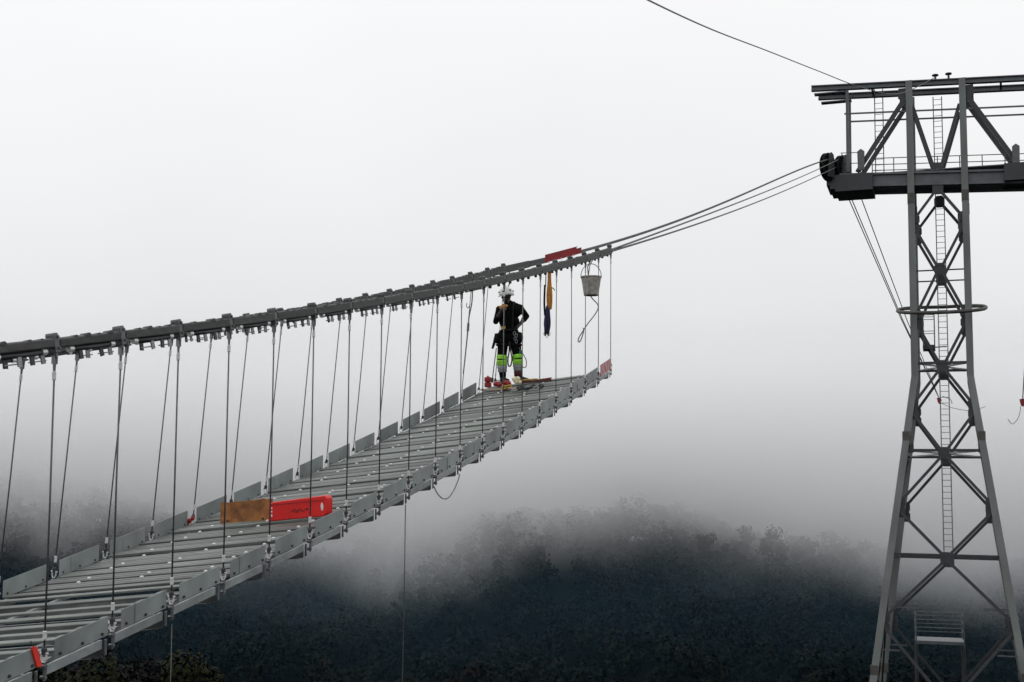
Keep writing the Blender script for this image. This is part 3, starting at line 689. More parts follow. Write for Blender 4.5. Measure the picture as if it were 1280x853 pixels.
# ------------------------------------------------------------------ worker
def blob(name, mb, voxel, m, parent, smooth_it=4):
    o = mb.build(name, m, parent); md = o.modifiers.new('remesh', 'REMESH'); md.mode = 'VOXEL'; md.voxel_size = voxel; md.use_smooth_shade = True
    sm = o.modifiers.new('smooth', 'SMOOTH'); sm.iterations = smooth_it; sm.factor = .5
    dg = bpy.context.evaluated_depsgraph_get(); me = bpy.data.meshes.new_from_object(o.evaluated_get(dg)); o.modifiers.clear(); old = o.data; o.data = me
    me.name = name; bpy.data.meshes.remove(old); me.shade_smooth()
    if not me.materials: me.materials.append(m)
    return o
WB = P(18.72, 1.74, .012)
person = thing('person', WB, 'worker in black clothes, white helmet and hi-vis trouser bands standing at the bridge tip', 'person')
def m_(px, py, y=0.): return WB + V(((px - 636) / 67.3, y, (479.5 - py) / 67.3))
HC = m_(633.2, 370.0); FD = V((-.80, -.57, -.16)).normalized(); FS = FD.cross(UP).normalized(); FU = FS.cross(FD).normalized()
SHR, ELR, WRR = m_(650.3, 385, .01), m_(658.6, 394.5, .15), m_(648.6, 407.5, -.02)
SHL, ELL_, WRL = m_(624.2, 387, -.02), m_(619.8, 403, -.11), m_(626.2, 391.5, -.235)
HIPL, KNL, ANL = m_(628.8, 427), m_(627.3, 450.5, -.035), m_(628.6, 473, .01)
HIPR, KNR, ANR = m_(644.2, 427), m_(647.2, 449.5, -.04), m_(647.8, 470.5, .02)
TOEL, TOER = m_(633.5, 478.0, -.15), m_(659.5, 476.8, -.10)
def hand(mb, w, d, nrm, curl, L=.085):
    d = d.normalized(); nrm = (nrm - d * nrm.dot(d)).normalized(); s_ = d.cross(nrm)
    pc_ = w + d * .05
    mb.cap(w, pc_, .026, .034)
    for i, (off, ln) in enumerate(((-.030, .072), (-.010, .082), (.010, .077), (.029, .062))):
        b0 = w + d * .078 + s_ * off; b1 = b0 + (d * math.cos(curl * .5) + nrm * math.sin(curl * .5)) * ln * .5
        b2 = b1 + (d * math.cos(curl) + nrm * math.sin(curl)) * ln * .5
        mb.cap(pc_ + s_ * off * .7, b0, .011, .010, 8); mb.cap(b0, b1, .0095, .009, 8); mb.cap(b1, b2, .009, .0075, 8)
    t0 = w + d * .022 - s_ * .026; t1 = t0 + (d * .6 - s_ * .75 + nrm * .2).normalized() * .04; t2 = t1 + (d * .85 - s_ * .2 + nrm * .4).normalized() * .032
    mb.cap(t0, t1, .013, .010, 8); mb.cap(t1, t2, .010, .008, 8)
def torso(mb, g):
    mb.cap(m_(629.5, 390), m_(645, 389), .108 + g, .108 + g); mb.cap(m_(636, 384.5), m_(636.5, 396), .085 + g, .12 + g)
    mb.cap(m_(634, 396), m_(635.8, 418), .128 + g, .122 + g); mb.cap(m_(631, 402), m_(642, 402), .10 + g, .10 + g)
    mb.cap(SHL + V((.03, 0, -.02)), SHL, .062 + g, .058 + g); mb.cap(SHR + V((-.05, 0, .0)), SHR, .066 + g, .06 + g); mb.cap(m_(637, 379), SHR + V((-.03, 0, .01)), .048 + g, .055 + g); mb.cap(m_(636, 380), SHL + V((.03, 0, 0)), .048 + g, .05 + g)
def arms(mb, g, lo=1.0):
    for s0, e0, w0 in ((SHR, ELR, WRR), (SHL, ELL_, WRL)):
        mb.cap(s0, e0, .053 + g, .042 + g); 
        if lo > 0: mb.cap(e0, e0.lerp(w0, .35), .042 + g, .043 + g); mb.cap(e0.lerp(w0, .35), e0.lerp(w0, lo), .043 + g, .029 + g)
def legs(mb, g, lo=1.0):
    mb.cap(m_(629.5, 422), m_(643.5, 422), .118 + g, .118 + g)
    for h, k_, a in ((HIPL, KNL, ANL), (HIPR, KNR, ANR)):
        mb.cap(h, k_, .092 + g, .064 + g); mb.cap(k_, k_.lerp(a, .35), .064 + g, .066 + g); mb.cap(k_.lerp(a, .35), k_.lerp(a, lo), .066 + g, .045 + g)
body = MB(); torso(body, 0); arms(body, 0); legs(body, 0)
body.cap(m_(635.0, 375.5), m_(637, 384), .054, .062)
body.ell(HC + FU * .02, .080, .096, .105, 18, 12, Matrix((FS, FD, FU)).transposed().to_quaternion())
body.ell(HC + FD * .035 - FU * .055, .055, .062, .062, 14, 10, Matrix((FS, FD, FU)).transposed().to_quaternion())     # jaw
body.cap(HC + FD * .092 + FU * .012, HC + FD * .112 - FU * .022, .010, .016, 8)                                     # nose
body.cap(HC + FD * .086 - FU * .055 - FS * .018, HC + FD * .086 - FU * .055 + FS * .018, .008, .008, 8)              # lips
for s_ in (-1, 1):
    body.cap(HC + FD * .085 + FU * .024 + FS * .02 * s_, HC + FD * .078 + FU * .024 + FS * .045 * s_, .009, .008, 8)     # brows
    body.ell(HC + FS * .080 * s_ - FU * .01, .012, .022, .032, 8, 6, Matrix((FS, FD, FU)).transposed().to_quaternion())  # ears
body.cap(ANL, m_(629, 476.5, .03), .045, .04); body.cap(m_(629, 476.8, .02), TOEL, .036, .03); body.cap(ANR, m_(648, 474.5, .04), .045, .04); body.cap(m_(648.3, 475, .02), TOER, .036, .03)
hand(body, WRR, V((-.62, -.3, -.62)), V((-.35, .55, -.5)), 1.0); hand(body, WRL, V((.45, -.3, .65)), V((.5, .8, -.1)), 1.4)
blob('body', body, .0085, M['skin'], person, 2)
for s_ in (-1, 1): MB().ell(HC + FD * .084 + FU * .008 + FS * .032 * s_, .011, .008, .007, 8, 6).build('eye', M['white'], person, smooth=True)
tee = MB(); torso(tee, .012); arms(tee, .012, .22); blob('black_top', tee, .011, M['tee'], person, 3)
tr = MB(); legs(tr, .018, .9)
for kx, sd_ in ((KNL, -1), (KNR, 1)): tr.ell(kx + V((0, -.005, .0)), .070, .074, .09)
blob('trousers', tr, .012, M['trouser'], person, 2)
def seg(a, b, q0, q1, r0, r1): return MB().cap(a.lerp(b, q0), a.lerp(b, q1), r0, r1, 18)
def sleeve(a, b, q0, q1, r0, r1, wob=.006):
    p0, p1 = a.lerp(b, q0), a.lerp(b, q1); L = (p1 - p0).length; d = (p1 - p0)
    return MB().lathe([(r0 - .005, 0), (r0, .004), (r0 + wob, L * .3), ((r0 + r1) / 2 - wob * .3, L * .55), (r1 + wob, L * .85), (r1 - .002, L), (r1 - .006, L)], p0, d, 20)
for k_, a, h in ((KNL, ANL, HIPL), (KNR, ANR, HIPR)):
    hv = sleeve(h, k_, .78, 1.0, .098, .094); hv.v += []; hv2 = sleeve(k_, a, 0, .30, .094, .092); o_ = len(hv.v); hv.v += hv2.v; hv.f += [tuple(i + o_ for i in f) for f in hv2.f]
    hv.build('hi_vis_band', M['hivis'], person, smooth=True)
    sleeve(k_, a, .30, .68, .090, .082).build('reflective_band', M['reflect'], person, smooth=True)
MB().ell(m_(650.5, 441.5, -.06), .05, .05, .055, 12, 8).build('teal_patch', M['teal'], person, smooth=True)
for an, toe, heel, mm in ((ANL, TOEL, m_(629.2, 477, .05), 'boot'), (ANR, TOER, m_(647.5, 475.2, .05), 'boot')):
    bt_ = MB(); bt_.cap(an + UP * .07, an - UP * .03, .064, .058); bt_.cap(heel, toe, .052, .046); bt_.cap(heel.lerp(toe, .3) + UP * .02, toe, .056, .045)
    bo_ = blob('boot', bt_, .010, M[mm], person, 2)
    d = (toe - heel); MB().prism([(-.06, -.045), (d.length + .05, -.042), (d.length + .065, 0), (d.length + .05, .042), (-.06, .045)], heel - UP * .052, d.normalized(), d.normalized().cross(UP) * -1, UP, -.012, .012).build('sole', M['bootred'], bo_)
sleeve(KNR, ANR, .70, 1.02, .076, .074).build('gaiter', M['bootred'], person, smooth=True)
# helmet
hq = Matrix((FS, FD, FU)).transposed().to_quaternion()
hm = MB(); nn_, mm_ = 24, 9; hcn = HC + FU * .022
for i in range(mm_ + 1):
    ph = (math.pi / 2) * i / mm_ * .985
    for k in range(nn_):
        th = 2 * math.pi * k / nn_; hm.v.append(hcn + hq @ V((.128 * math.cos(ph) * math.cos(th), .150 * math.cos(ph) * math.sin(th) - .004, .168 * math.sin(ph) - (.026 * (1 - i / mm_) if math.sin(th) < 0 else 0))))
hm.f = [(i * nn_ + k, i * nn_ + (k + 1) % nn_, (i + 1) * nn_ + (k + 1) % nn_, (i + 1) * nn_ + k) for i in range(mm_) for k in range(nn_)] + [tuple(range(mm_ * nn_, mm_ * nn_ + nn_)), tuple(range(nn_))[::-1]]
he = hm.build('helmet', M['helmet'], person, smooth=True)
MB().prism([(-.10, .10), (-.06, .155), (.06, .155), (.10, .10)], hcn - FU * .012, FS, FD, FU, -.006, .006).build('visor', M['helmet'], he)
for a, b_ in ((-.6, .35), (.3, .5), (1.2, .4), (2.2, .45), (3.3, .5), (4.2, .35), (5.1, .42)):
    MB().ell(hcn + hq @ V((.122 * math.cos(b_) * math.cos(a), .144 * math.cos(b_) * math.sin(a), .164 * math.sin(b_))), .024, .024, .014, 8, 6).build('vent', M['black'], he, smooth=True)
MB().tube(smooth_poly([HC + FS * .085 + FU * .03, HC + FS * .075 + FD * .04 - FU * .07, HC + FD * .06 - FU * .125, HC - FS * .075 + FD * .04 - FU * .07, HC - FS * .085 + FU * .03], 4), .006, 6).build('chin_strap', M['ropeb'], he)
# harness: waist belt, chest straps, leg loops, gear
def ring(c, rx, ry, tilt, r, n=22): return [c + V((rx * math.cos(a), ry * math.sin(a), tilt * math.cos(a))) for a in np.linspace(0, 2 * math.pi, n + 1)[:-1]]
hn = MB().tube(ring(m_(635.8, 414), .158, .152, .01), .026, 8, True) if False else MB().tube(ring(m_(635.8, 414), .158, .152, .01, .026), .026, 8, True)
for h in (HIPL, HIPR): hn.tube(ring(h - UP * .07, .118, .118, .0, .018), .020, 8, True)
for s0 in (-.07, .07): hn.tube(smooth_poly([m_(635.8, 414, -.15) + V((s0, 0, 0)), m_(636, 398, -.15) + V((s0, 0, 0)), m_(636, 383, -.10) + V((s0 * 1.2, 0, 0)), m_(637, 379, 0) + V((s0 * 1.3, 0, .02))], 4), .017, 6)
hn.build('harness', M['black'], person, smooth=True)
MB().ell(m_(628.5, 386, -.15), .075, .03, .045, 12, 8, Euler((0, .3, 0)).to_quaternion()).ell(m_(632, 383.5, -.13), .045, .025, .03, 10, 7).build('chest_gear', M['orange'], person, smooth=True)
MB().box(m_(629.5, 411, -.165), (.035, 0, .005), (0, .014, 0), (0, 0, .024)).build('belt_buckle', M['yellow'], person)
for px, py, a, b_, c in ((621, 424, .05, .06, .10), (650.5, 423, .055, .07, .105), (646, 426, .05, .05, .08), (626, 427, .04, .05, .07)):
    MB().ell(m_(px, py, -.08), a, b_, c, 12, 8).build('tool_pouch', M['black'], person, smooth=True)
MB().tube([m_(620, 418, -.1), m_(617.5, 431, -.1), m_(615.5, 437, -.1)], [.02, .026, .020], 8).build('hammer_tool', M['black'], person)
for i, (px, py) in enumerate(((643, 418), (645.5, 421), (644, 424.5), (645.5, 428))):
    MB().tube([m_(px, py, -.15) + V((.022 * math.cos(a), 0, .034 * math.sin(a))) for a in np.linspace(0, 6.28, 13)[:-1]], .0055, 6, True).build('carabiner', M['fit'], person, smooth=True)
MB().tube(smooth_poly([m_(637, 428, -.14), m_(638.5, 440, -.12), m_(640, 450, -.10), m_(638.5, 458, -.08), m_(635.6, 458, -.08), m_(635.0, 450, -.1), m_(636.6, 440, -.12), m_(636.5, 430, -.14)], 4), .013, 6).build('lanyard_loop', M['ropeb'], person, smooth=True)
MB().tube(smooth_poly([m_(649, 436, -.12), m_(654, 444, -.1), m_(658, 452, -.08), m_(657.5, 459.5, -.08), m_(653.5, 460, -.08), m_(652.5, 456, -.08)], 4), .009, 6).build('cord_loop', M['rope'], person, smooth=True)
MB().tube(smooth_poly([m_(620.5, 436, -.05), m_(618, 455, 0), m_(615.5, 474, .05)], 3), .010, 6).build('safety_line', M['rope'], person, smooth=True)
MB().tube([m_(615.7, 473, .05), m_(615, 479, .05)], .022, 8).build('line_grip', M['dark'], person)

# ------------------------------------------------------------------ kit lying at the worker's feet
FX = LAT * -1.0                          # toward the near side, to the right in the picture
def kit(px_t, lat, dz=.0): return P(px_t, lat, dz + .008)
q0, q1 = kit(18.05, 2.02), kit(17.62, 1.22)
bt_ = thing('timber_batten', q0.lerp(q1, .5), 'pale timber batten lying across the deck in front of the worker', 'plank'); MB().bar(q0 + UP * .024, q1 + UP * .024, .09, .036).build('plank', M['batten'], bt_)
c = kit(18.25, 1.98, .03); rr = thing('red_canister', c, 'red two-lobed canister upright at the far deck edge by the worker', 'canister')
cnm = MB()
for dz_ in (.0, .098): cnm.lathe([(.045, 0), (.066, .012), (.066, .082), (.045, .094)], c + UP * dz_, (0, 0, 1), 18)
cnm.build('drum', M['reddark'], rr, smooth=False); MB().lathe([(.02, 0), (.02, .02)], c + UP * .192, (0, 0, 1), 10).build('cap', M['reddark'], rr)
for i, (lt, lab) in enumerate(((1.78, 'red tool pouch beside the red canister, left of the two pouches'), (1.62, 'red tool pouch at the worker left boot, right of the two pouches'))):
    c = kit(18.15, lt, .035); rp2 = thing('red_pouch', c, lab, 'pouch', 'red pouches at the worker feet')
    pm_ = MB().ell(c + UP * .05, .082, .05, .05, 12, 8).ell(c + UP * .035 + FX * .03, .06, .05, .045, 10, 7); pm_.build('bag', M['reddark'], rp2, smooth=True)
    MB().tube([c + V((.05 * math.cos(a), 0, .09 + .03 * math.sin(a))) for a in np.linspace(0, 3.14, 9)], .008, 6).build('strap', M['black'], rp2)
c = kit(18.1, 1.44, .02); cb_ = thing('plastic_bag', c, 'crumpled cream plastic bag between the worker boots', 'bag')
bb = MB()
for i in range(9): bb.ell(c + FX * random.uniform(-.07, .08) + UP * random.uniform(.03, .13), random.uniform(.03, .05), .035, random.uniform(.03, .05), 8, 6, Euler((random.random(), random.random(), 0)).to_quaternion())
bb.build('film', M['cream'], cb_)
q0, q1 = kit(18.2, 1.36, .03), kit(17.95, .80, .03); tb_ = thing('red_tool_bar', q0.lerp(q1, .5), 'long dark red tool bar with yellow strap lying at the deck end', 'tool')
MB().bar(q0 + UP * .02, q1 + UP * .03, .06, .04).build('bar', M['bootred'], tb_)
MB().bar(q0.lerp(q1, .62) + UP * .047, q1 + UP * .057 + tang(17) * .05, .05, .018).build('handle', M['reddark'], tb_)
MB().tube(smooth_poly([q0 + UP * .055 - FX * .05, q0.lerp(q1, .25) + UP * .06, q0.lerp(q1, .5) + UP * .062, q0.lerp(q1, .62) + UP * .055 - tang(17) * .04], 4), .014, 6).build('strap', M['yellow'], tb_, smooth=True)
yc = kit(17.72, 1.50, .02); yp = []
for i in range(40): a = i * .55; yp.append(yc + FX * (.085 * math.cos(a) * (1 - .006 * i)) + tang(17) * (.05 * math.sin(a * 1.13)) + UP * (.012 + .0016 * i))
cord('yellow_rope_coil', yp, .010, M['yellow'], 'small tangled coil of yellow rope on the deck', 'rope')
for i in range(8):
    c = kit(17.20 - .02 * i + .06 * (i % 2), 1.22 - .066 * i, .03 + .02 * (i % 3)); a0 = random.uniform(0, 6)
    sh_ = MB().tube([c + FX * (.05 * math.cos(a)) + (UP * math.cos(a0) * .6 + tang(17) * math.sin(a0)).normalized() * (.034 * math.sin(a)) + UP * .02 for a in np.linspace(0, 6.28, 15)[:-1]], .013, 7, True)
    sh_.tube([c + FX * .05 + UP * .02, c - FX * .05 + UP * .02], .010, 6)
    tag(sh_.build('loose_shackle', M['dark'] if i % 3 else M['fit'], origin=c, smooth=True), 'dark steel shackle in the loose row before the worker, ' + ('leftmost', 'second from the left', 'third from the left', 'fourth from the left', 'fifth from the left', 'sixth from the left', 'seventh from the left', 'rightmost')[i], 'shackle', 'loose shackles on the deck')

# ------------------------------------------------------------------ cableway tower
tower = thing('cableway_tower', TW(0, -23.5, 1.2), 'tall grey steel lattice cableway tower with wide crosshead on the right', 'tower')
HB = lambda w: 1.235 if w >= 0 else 1.235 + .139 * -w              # half spread of the legs
def DF(w): return 0. if w >= 0 else .139 * w                      # front face
def DB(w): return 2.3 if w >= 0 else 2.3 - .139 * w               # back face
def face(u, w, back): return TW(u, w, DB(w) if back else DF(w))
for back in (0, 1):
    for s_ in (-1, 1):
        lg = MB(); lw = .155
        for a, b_ in ((14.66, 0), (0, -23.6)):
            pa, pb_ = face(s_ * HB(a), a, back), face(s_ * HB(b_), b_, back); vs = []
            for q in (pa, pb_): vs += [q + TX * i * lw + TD * j * lw for i, j in ((-1, -1), (1, -1), (1, 1), (-1, 1))]
            lg.add(vs, [(0, 1, 5, 4), (1, 2, 6, 5), (2, 3, 7, 6), (3, 0, 4, 7), (0, 3, 2, 1), (4, 5, 6, 7)])
        lo = lg.build('leg', M['leg'], tower)
        for w in (8.7, -3.0, -13.6):
            c = face(s_ * HB(w), w, back); MB().box(c, TX * .170, TD * .170, (TA_ * .32 if w < 0 else TA_ * .26)).build('splice_plate', M['collar'], lo)
        fz = ground_z(face(s_ * HB(-23.5), -23.5, back).x, face(s_ * HB(-23.5), -23.5, back).y)
        c = face(s_ * HB(-23.4), -23.4, back); MB().box((c.x, c.y, float(fz) + .1), (.7, 0, 0), (0, .7, 0), (0, 0, .9)).build('footing', M['concrete'], lo)
CN = [9.15, 5.15, .45, -3.7, -8.5, -14.8, -21.5]; LN = [7.45, 2.75, -1.6, -6.2, -11.4, -17.9]
for back in (0, 1):
    def gus(u, w, sx, sy, m='brace'):
        MB().prism([(-sx, -sy * .5), (-sx * .5, -sy), (sx * .5, -sy), (sx, -sy * .5), (sx, sy * .5), (sx * .5, sy), (-sx * .5, sy), (-sx, sy * .5)], face(u, w, back), TX, TA_, TD, -.03, .03).build('gusset_plate', M[m], tower)
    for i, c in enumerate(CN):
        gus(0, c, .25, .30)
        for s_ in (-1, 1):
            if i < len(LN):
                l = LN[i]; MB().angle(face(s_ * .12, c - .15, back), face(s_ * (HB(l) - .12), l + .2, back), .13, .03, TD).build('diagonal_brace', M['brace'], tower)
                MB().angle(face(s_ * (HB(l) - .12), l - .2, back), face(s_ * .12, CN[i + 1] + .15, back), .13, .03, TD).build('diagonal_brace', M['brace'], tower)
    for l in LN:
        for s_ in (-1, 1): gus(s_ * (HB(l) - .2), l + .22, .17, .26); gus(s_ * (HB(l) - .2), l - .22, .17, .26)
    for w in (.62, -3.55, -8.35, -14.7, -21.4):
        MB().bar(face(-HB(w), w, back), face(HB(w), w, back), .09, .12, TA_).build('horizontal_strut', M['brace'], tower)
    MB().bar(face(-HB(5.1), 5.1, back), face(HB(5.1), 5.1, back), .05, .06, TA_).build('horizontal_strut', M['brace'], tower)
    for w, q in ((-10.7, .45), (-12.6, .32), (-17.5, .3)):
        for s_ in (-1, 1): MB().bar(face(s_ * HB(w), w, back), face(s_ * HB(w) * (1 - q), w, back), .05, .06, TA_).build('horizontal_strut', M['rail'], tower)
for s_ in (-1, 1):                                                  # side faces
    for w in (9.4, 5.15, .62, -3.55, -8.35, -14.7, -21.4): MB().bar(face(s_ * HB(w), w, 0), face(s_ * HB(w), w, 1), .08, .10, TA_).build('side_strut', M['brace'], tower)
    lv = [9.4, 5.15, .62, -3.55, -8.35, -14.7, -21.4]
    for i in range(6): MB().angle(face(s_ * HB(lv[i]), lv[i], i % 2), face(s_ * HB(lv[i + 1]), lv[i + 1], 1 - i % 2), .08, .025, TX).build('side_brace', M['brace'], tower)
for w in (.62, -3.55):                                              # plan bracing
    for s_ in (-1, 1): MB().bar(face(s_ * HB(w), w, 0), face(-s_ * HB(w), w, 1), .10, .07, TA_).build('plan_brace', M['stringer'], tower)
# crosshead
def ibeam(mb, p, q, h, w, tf, tw, up):
    p, q, up = V(p), V(q), V(up); d = (q - p).normalized(); s2 = d.cross(up).normalized()
    mb.prism([(-w / 2, -h / 2), (w / 2, -h / 2), (w / 2, -h / 2 + tf), (tw / 2, -h / 2 + tf), (tw / 2, h / 2 - tf), (w / 2, h / 2 - tf), (w / 2, h / 2), (-w / 2, h / 2), (-w / 2, h / 2 - tf), (-tw / 2, h / 2 - tf), (-tw / 2, -h / 2 + tf), (-w / 2, -h / 2 + tf)], p, s2, up, d, 0, (q - p).length); return mb
for d, x0 in ((.06, -5.95), (1.3, -5.75)):
    ibeam(MB(), TW(x0, 14.55, d), TW(-x0, 14.55, d), .28, .24, .05, .06, TA_).build('top_beam', M['beam'], tower)
    MB().box(TW(x0 + .9, 14.25, d), TX * .75, TD * .16, TA_ * .03).build('beam_track', M['beam'], tower)
    MB().box(TW(-x0 - .9, 14.25, d), TX * .75, TD * .16, TA_ * .03).build('beam_track', M['beam'], tower)
for d in (.08, 1.25):
    ibeam(MB(), TW(-4.6, 9.66, d), TW(4.6, 9.66, d), .70, .30, .10, .08, TA_).build('cross_beam', M['beam'], tower)
    for s_ in (-1, 1):
        MB().bar(TW(s_ * 4.2, 14.4, d), TW(s_ * 4.2, 10.1, d), .14, .14, TD).build('end_post', M['beam'], tower)
        MB().bar(TW(s_ * 1.42, 13.85, d), TW(s_ * 3.75, 10.1, d), .20, .17, TD).build('head_diagonal', M['brace'], tower)
        MB().bar(TW(s_ * 1.08, 13.4, d), TW(s_ * .12, 10.05, d), .15, .13, TD).build('head_diagonal', M['brace'], tower)
        MB().prism([(-.02, .3), (.34 * s_, .3), (.36 * s_, -.22), (-.02, -.5)] if s_ > 0 else [(.02, -.5), (-.36, -.22), (-.34, .3), (.02, .3)], TW(s_ * 1.40, 14.05, d), TX, TA_, TD, -.02, .02).build('gusset_plate', M['brace'], tower)
    MB().prism([(-.35, 0), (.35, 0), (.2, .45), (-.2, .45)], TW(0, 10.0, d), TX, TA_, TD, -.025, .025).build('gusset_plate', M['brace'], tower)
    MB().bar(TW(-4.35, 13.15, d), TW(4.35, 13.15, d), .055, .075, TA_).build('guide_rail', M['rail'], tower)
for s_ in (-1, 1):
    for u in (1.2, 3.0, 4.3): MB().bar(TW(s_ * u, 14.5, .0), TW(s_ * u, 14.5, 1.15), .10, .12, TA_).build('cross_tie', M['beam'], tower)
wk = MB().box(TW(0, 10.12, .45), TX * 4.0, TD * .42, TA_ * .025).build('walkway', M['rail'], tower)
rl_ = MB()
for w in (10.42, 10.72, 11.05): rl_.tube([TW(-3.1, w, .9), TW(4.1, w, .9)], .022, 6)
for u in np.arange(-3.1, 4.2, 1.03): rl_.tube([TW(u, 10.1, .9), TW(u, 11.07, .9)], .024, 6)
rl_.build('handrail', M['rail'], wk)
rl2 = MB()
for w in (10.6, 11.15): rl2.tube([TW(-4.55, w, .2), TW(-3.55, w, .2)], .020, 6)
for u in (-4.5, -3.6): rl2.tube([TW(u, 10.1, .2), TW(u, 11.17, .2)], .022, 6)
rl2.build('handrail', M['rail'], wk)
def ladder(u0, d, w0, w1, name='ladder', hw=.20, uu=None):
    a = MB()
    for s_ in (-1, 1): a.bar(TW(u0 + s_ * hw, w0, d), TW((uu if uu is not None else u0) + s_ * hw, w1, d), .045, .06, TD)
    o = a.build(name, M['rail'], tower)
    n = int(abs(w1 - w0) / .28)
    rm = MB().tube([-TX * hw, TX * hw], .014, 5).mesh('rung'); rm.materials.append(M['rail'])
    for i in range(n): inst('rung', rm, o, Matrix.Translation(TW(u0, w0 + (w1 - w0) * (i + .5) / n, d)))
ladder(.05, 1.1, 14.2, -8.6); ladder(-2.78, 1.5, 14.9, 10.15)
# ring platform round the shaft
rg_ = []
for i in range(36):
    a = 2 * math.pi * i / 36; ca, sa = math.cos(a), math.sin(a); ex_ = .55
    u = 2.02 * math.copysign(abs(ca) ** ex_, ca); d = 1.2 + 2.15 * math.copysign(abs(sa) ** .8, sa); rg_.append((u, d))
rb_ = MB().tube([TW(u, 3.42 + .27 * (d - 1.2) + .02 * abs(u), d) for u, d in rg_], .085, 8, True).build('ring_rail', M['collar'], tower, smooth=True)
for s_ in (-1, 1):
    for d in (0, 2.4): MB().bar(TW(s_ * 1.3, 3.42 + .27 * (d - 1.2), d), TW(s_ * 1.95, 3.42 + .27 * (d - 1.2), d), .07, .07, TA_).build('ring_arm', M['collar'], rb_)
# small cage platform inside the shaft
cg = MB().box(TW(-.62, 1.62, 1.6), TX * .28, TD * .35, TA_ * .10).build('cage_floor', M['brace'], tower)
cr_ = MB()
for u in (-.88, -.36):
    for d in (1.28, 1.92): cr_.tube([TW(u, 1.7, d), TW(u, 3.35, d)], .018, 5)
for w in (2.4, 3.1, 3.33): cr_.tube([TW(-.88, w, 1.28), TW(-.36, w, 1.28), TW(-.36, w, 1.92), TW(-.88, w, 1.92)], .018, 5, True)
cr_.build('cage_rail', M['rail'], cg)
MB().bar(TW(-.4, 1.6, 1.3), TW(.2, 1.6, 1.15), .05, .05).build('cage_arm', M['brace'], cg)
# sheave batteries at both arm ends
cdir = (V((math.sin(.36), math.cos(.36), .42))).normalized(); sax = V((math.cos(.73), -math.sin(.73), 0))
for s_ in (-1, 1):
    hsg = MB()
    pr_ = [(-5.3 + a, b_) for a, b_ in [(.1, .10), (.55, .34), (2.3, .34), (2.3, -.50), (.52, -.50), (.52, -.36), (.26, -.36), (.26, -.16), (.1, -.16)]]
    if s_ > 0: pr_ = [(-a, b_) for a, b_ in pr_][::-1]
    hsg.prism(pr_[::-1], TW(0, 9.72, 0), TX, TA_, TD, -.35, 1.35)
    hs = hsg.build('saddle_housing', M['brace'], tower)
    hs.data.update()
    for u, d, w in ((-5.1, -.55, 10.2), (-4.5, .35, 10.35)):
        c = TW(-s_ * u if s_ > 0 else u, w, d)
        wh = MB().lathe([(.62, -.10), (.70, -.10), (.70, -.06), (.60, -.03), (.60, .03), (.70, .06), (.70, .10), (.62, .10), (.50, .05), (.18, .05), (.12, .12), (.0, .12)], c, sax, 28, True, False).build('sheave', M['black'], tower)
        MB().lathe([(.11, -.16), (.11, .18)], c, sax, 12).build('hub', M['brace'], wh)
        MB().prism([(-.32, -.55), (.32, -.55), (.22, .62), (0, .74), (-.22, .62)], c + sax * .18, sax.cross(UP) * -1, TA_, sax, -.03, .03).build('sheave_guard', M['brace'], wh)
    c = TW(s_ * 3.55, 10.6, -.2); gd = MB().prism([(-.15, -.5), (.15, -.5), (.17, .45), (0, .58), (-.17, .45)], c, TX, TA_, TD, -.08, .08); gd.build('guard_plate', M['rail'], tower)
for u in (0, .62): MB().lathe([(.14, 0), (.14, .05), (.05, .06), (.05, .28), (.16, .30), (.16, .34)], TW(u, 14.7, .3 if u == 0 else .2), TA_, 12).build('top_fitting', M['brace'], tower)

# overhead line coming from above the camera to the tower top
ov = smooth_poly([TW(.02, 14.85, .1), (17.61, 57.0, 15.91), (14.86, 53.0, 15.02), (11.64, 48.0, 14.31), (8.38, 41.0, 12.86), (5.28, 33.0, 10.93), (2.72, 25.0, 8.89), (.62, 16.0, 6.32), (-.98, 8.0, 3.85), (-2.4, 0, 1.6)], 8)
cord('overhead_cable', ov, .020, M['cable'], 'single dark cable sweeping from the top of the frame to the tower crosshead', 'cable')
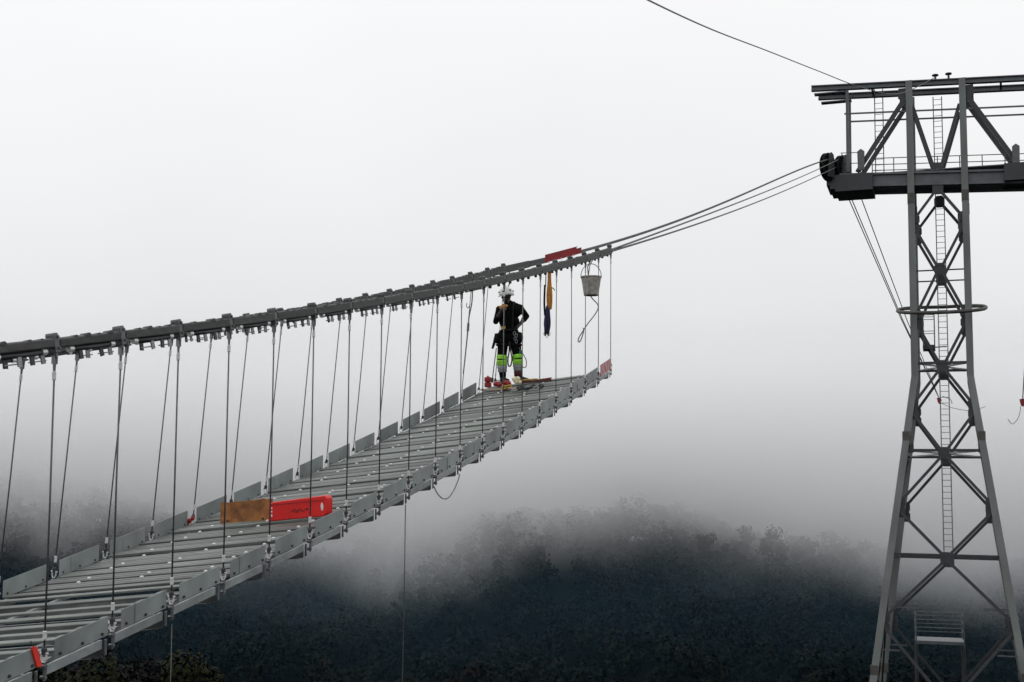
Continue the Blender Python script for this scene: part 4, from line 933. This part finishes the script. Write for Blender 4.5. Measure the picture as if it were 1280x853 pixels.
# tackle lines below the sheaves with red hook blocks
def tackle(top_pts, q, lab, drift, f=1):
    t_ = thing('hook_block', q, lab, 'hook', 'red hook blocks hanging by the tower')
    for tp in top_pts: MB().tube([tp, tp.lerp(q, .5) + V((0, 0, -.25)), q + V((0, 0, .1))], .028, 6).build('line', M['cable'], t_)
    MB().prism([(-.16, .16), (.08, .18), (.14, -.04), (.02, -.28), (-.10, -.15)], q, (1, 0, 0), (0, 0, 1), (0, 1, 0), -.08, .08).build('block', M['reddark'], t_)
    MB().tube(smooth_poly([q + V((.2, 0, .3)), q + V((.45, 0, .2)), q + V((.8, 0, .05)), q + V((.9, 0, -.25))], 4), .025, 5).build('tail_wire', M['rope'], t_, smooth=True)
    MB().tube(smooth_poly([q + V((.1 * f, 0, -.2)), q + V((drift[0] * .3, 0, drift[2] * .6 - .3)), q + V((drift[0] * .7, 0, drift[2] - .3)), q + V(drift)], 5), .02, 5).build('tail_wire', M['rope'], t_, smooth=True)
q = V(((1174 - 640) / 1600 * 92, 92, (557 - 501) / 1600 * 92))
tackle([TW(-4.4, 9.3, .2), TW(-4.25, 9.3, .6), TW(-3.75, 9.3, 1.1)], q, 'red hook block on slack lines seen through the tower shaft', (3.3, 0, -.45))
q = V(((1278 - 640) / 1600 * 75, 75, (557 - 503) / 1600 * 75))
tackle([TW(4.35, 9.3, 1.0)], q, 'red hook block hanging right of the tower at the frame edge', (-.9, 0, -1.0), -1)
# service platform on the slope behind the tower
pf = V(((1166 - 640) / 1600 * 84, 84, -(797 - 557) / 1600 * 84)); gz = float(ground_z(pf.x, pf.y))
sp_ = thing('service_platform', (pf.x, pf.y, gz), 'dim grey railed service platform on posts behind the tower base', 'platform')
MB().box(pf, (1.42, -.4, 0), (.25, .9, 0), (0, 0, .10)).build('deck', M['beam'], sp_)
pr2 = MB()
ax_, ay_ = V((1.40, -.39, 0)), V((.24, .88, 0))
cs_ = [pf + ax_ * i + ay_ * j for i, j in ((-1, -1), (1, -1), (1, 1), (-1, 1))]
for c in cs_: pr2.tube([c, c + UP * 1.75], .035, 6)
for h in (.7, 1.2, 1.7): pr2.tube([c + UP * h for c in cs_], .032, 6, True)
pr2.build('railing', M['beam'], sp_)
for i, c in enumerate(cs_): MB().bar(c - UP * .1, V((c.x, c.y, gz - .5)), .14, .14, (1, 0, 0)).build('post', M['brace'], sp_)
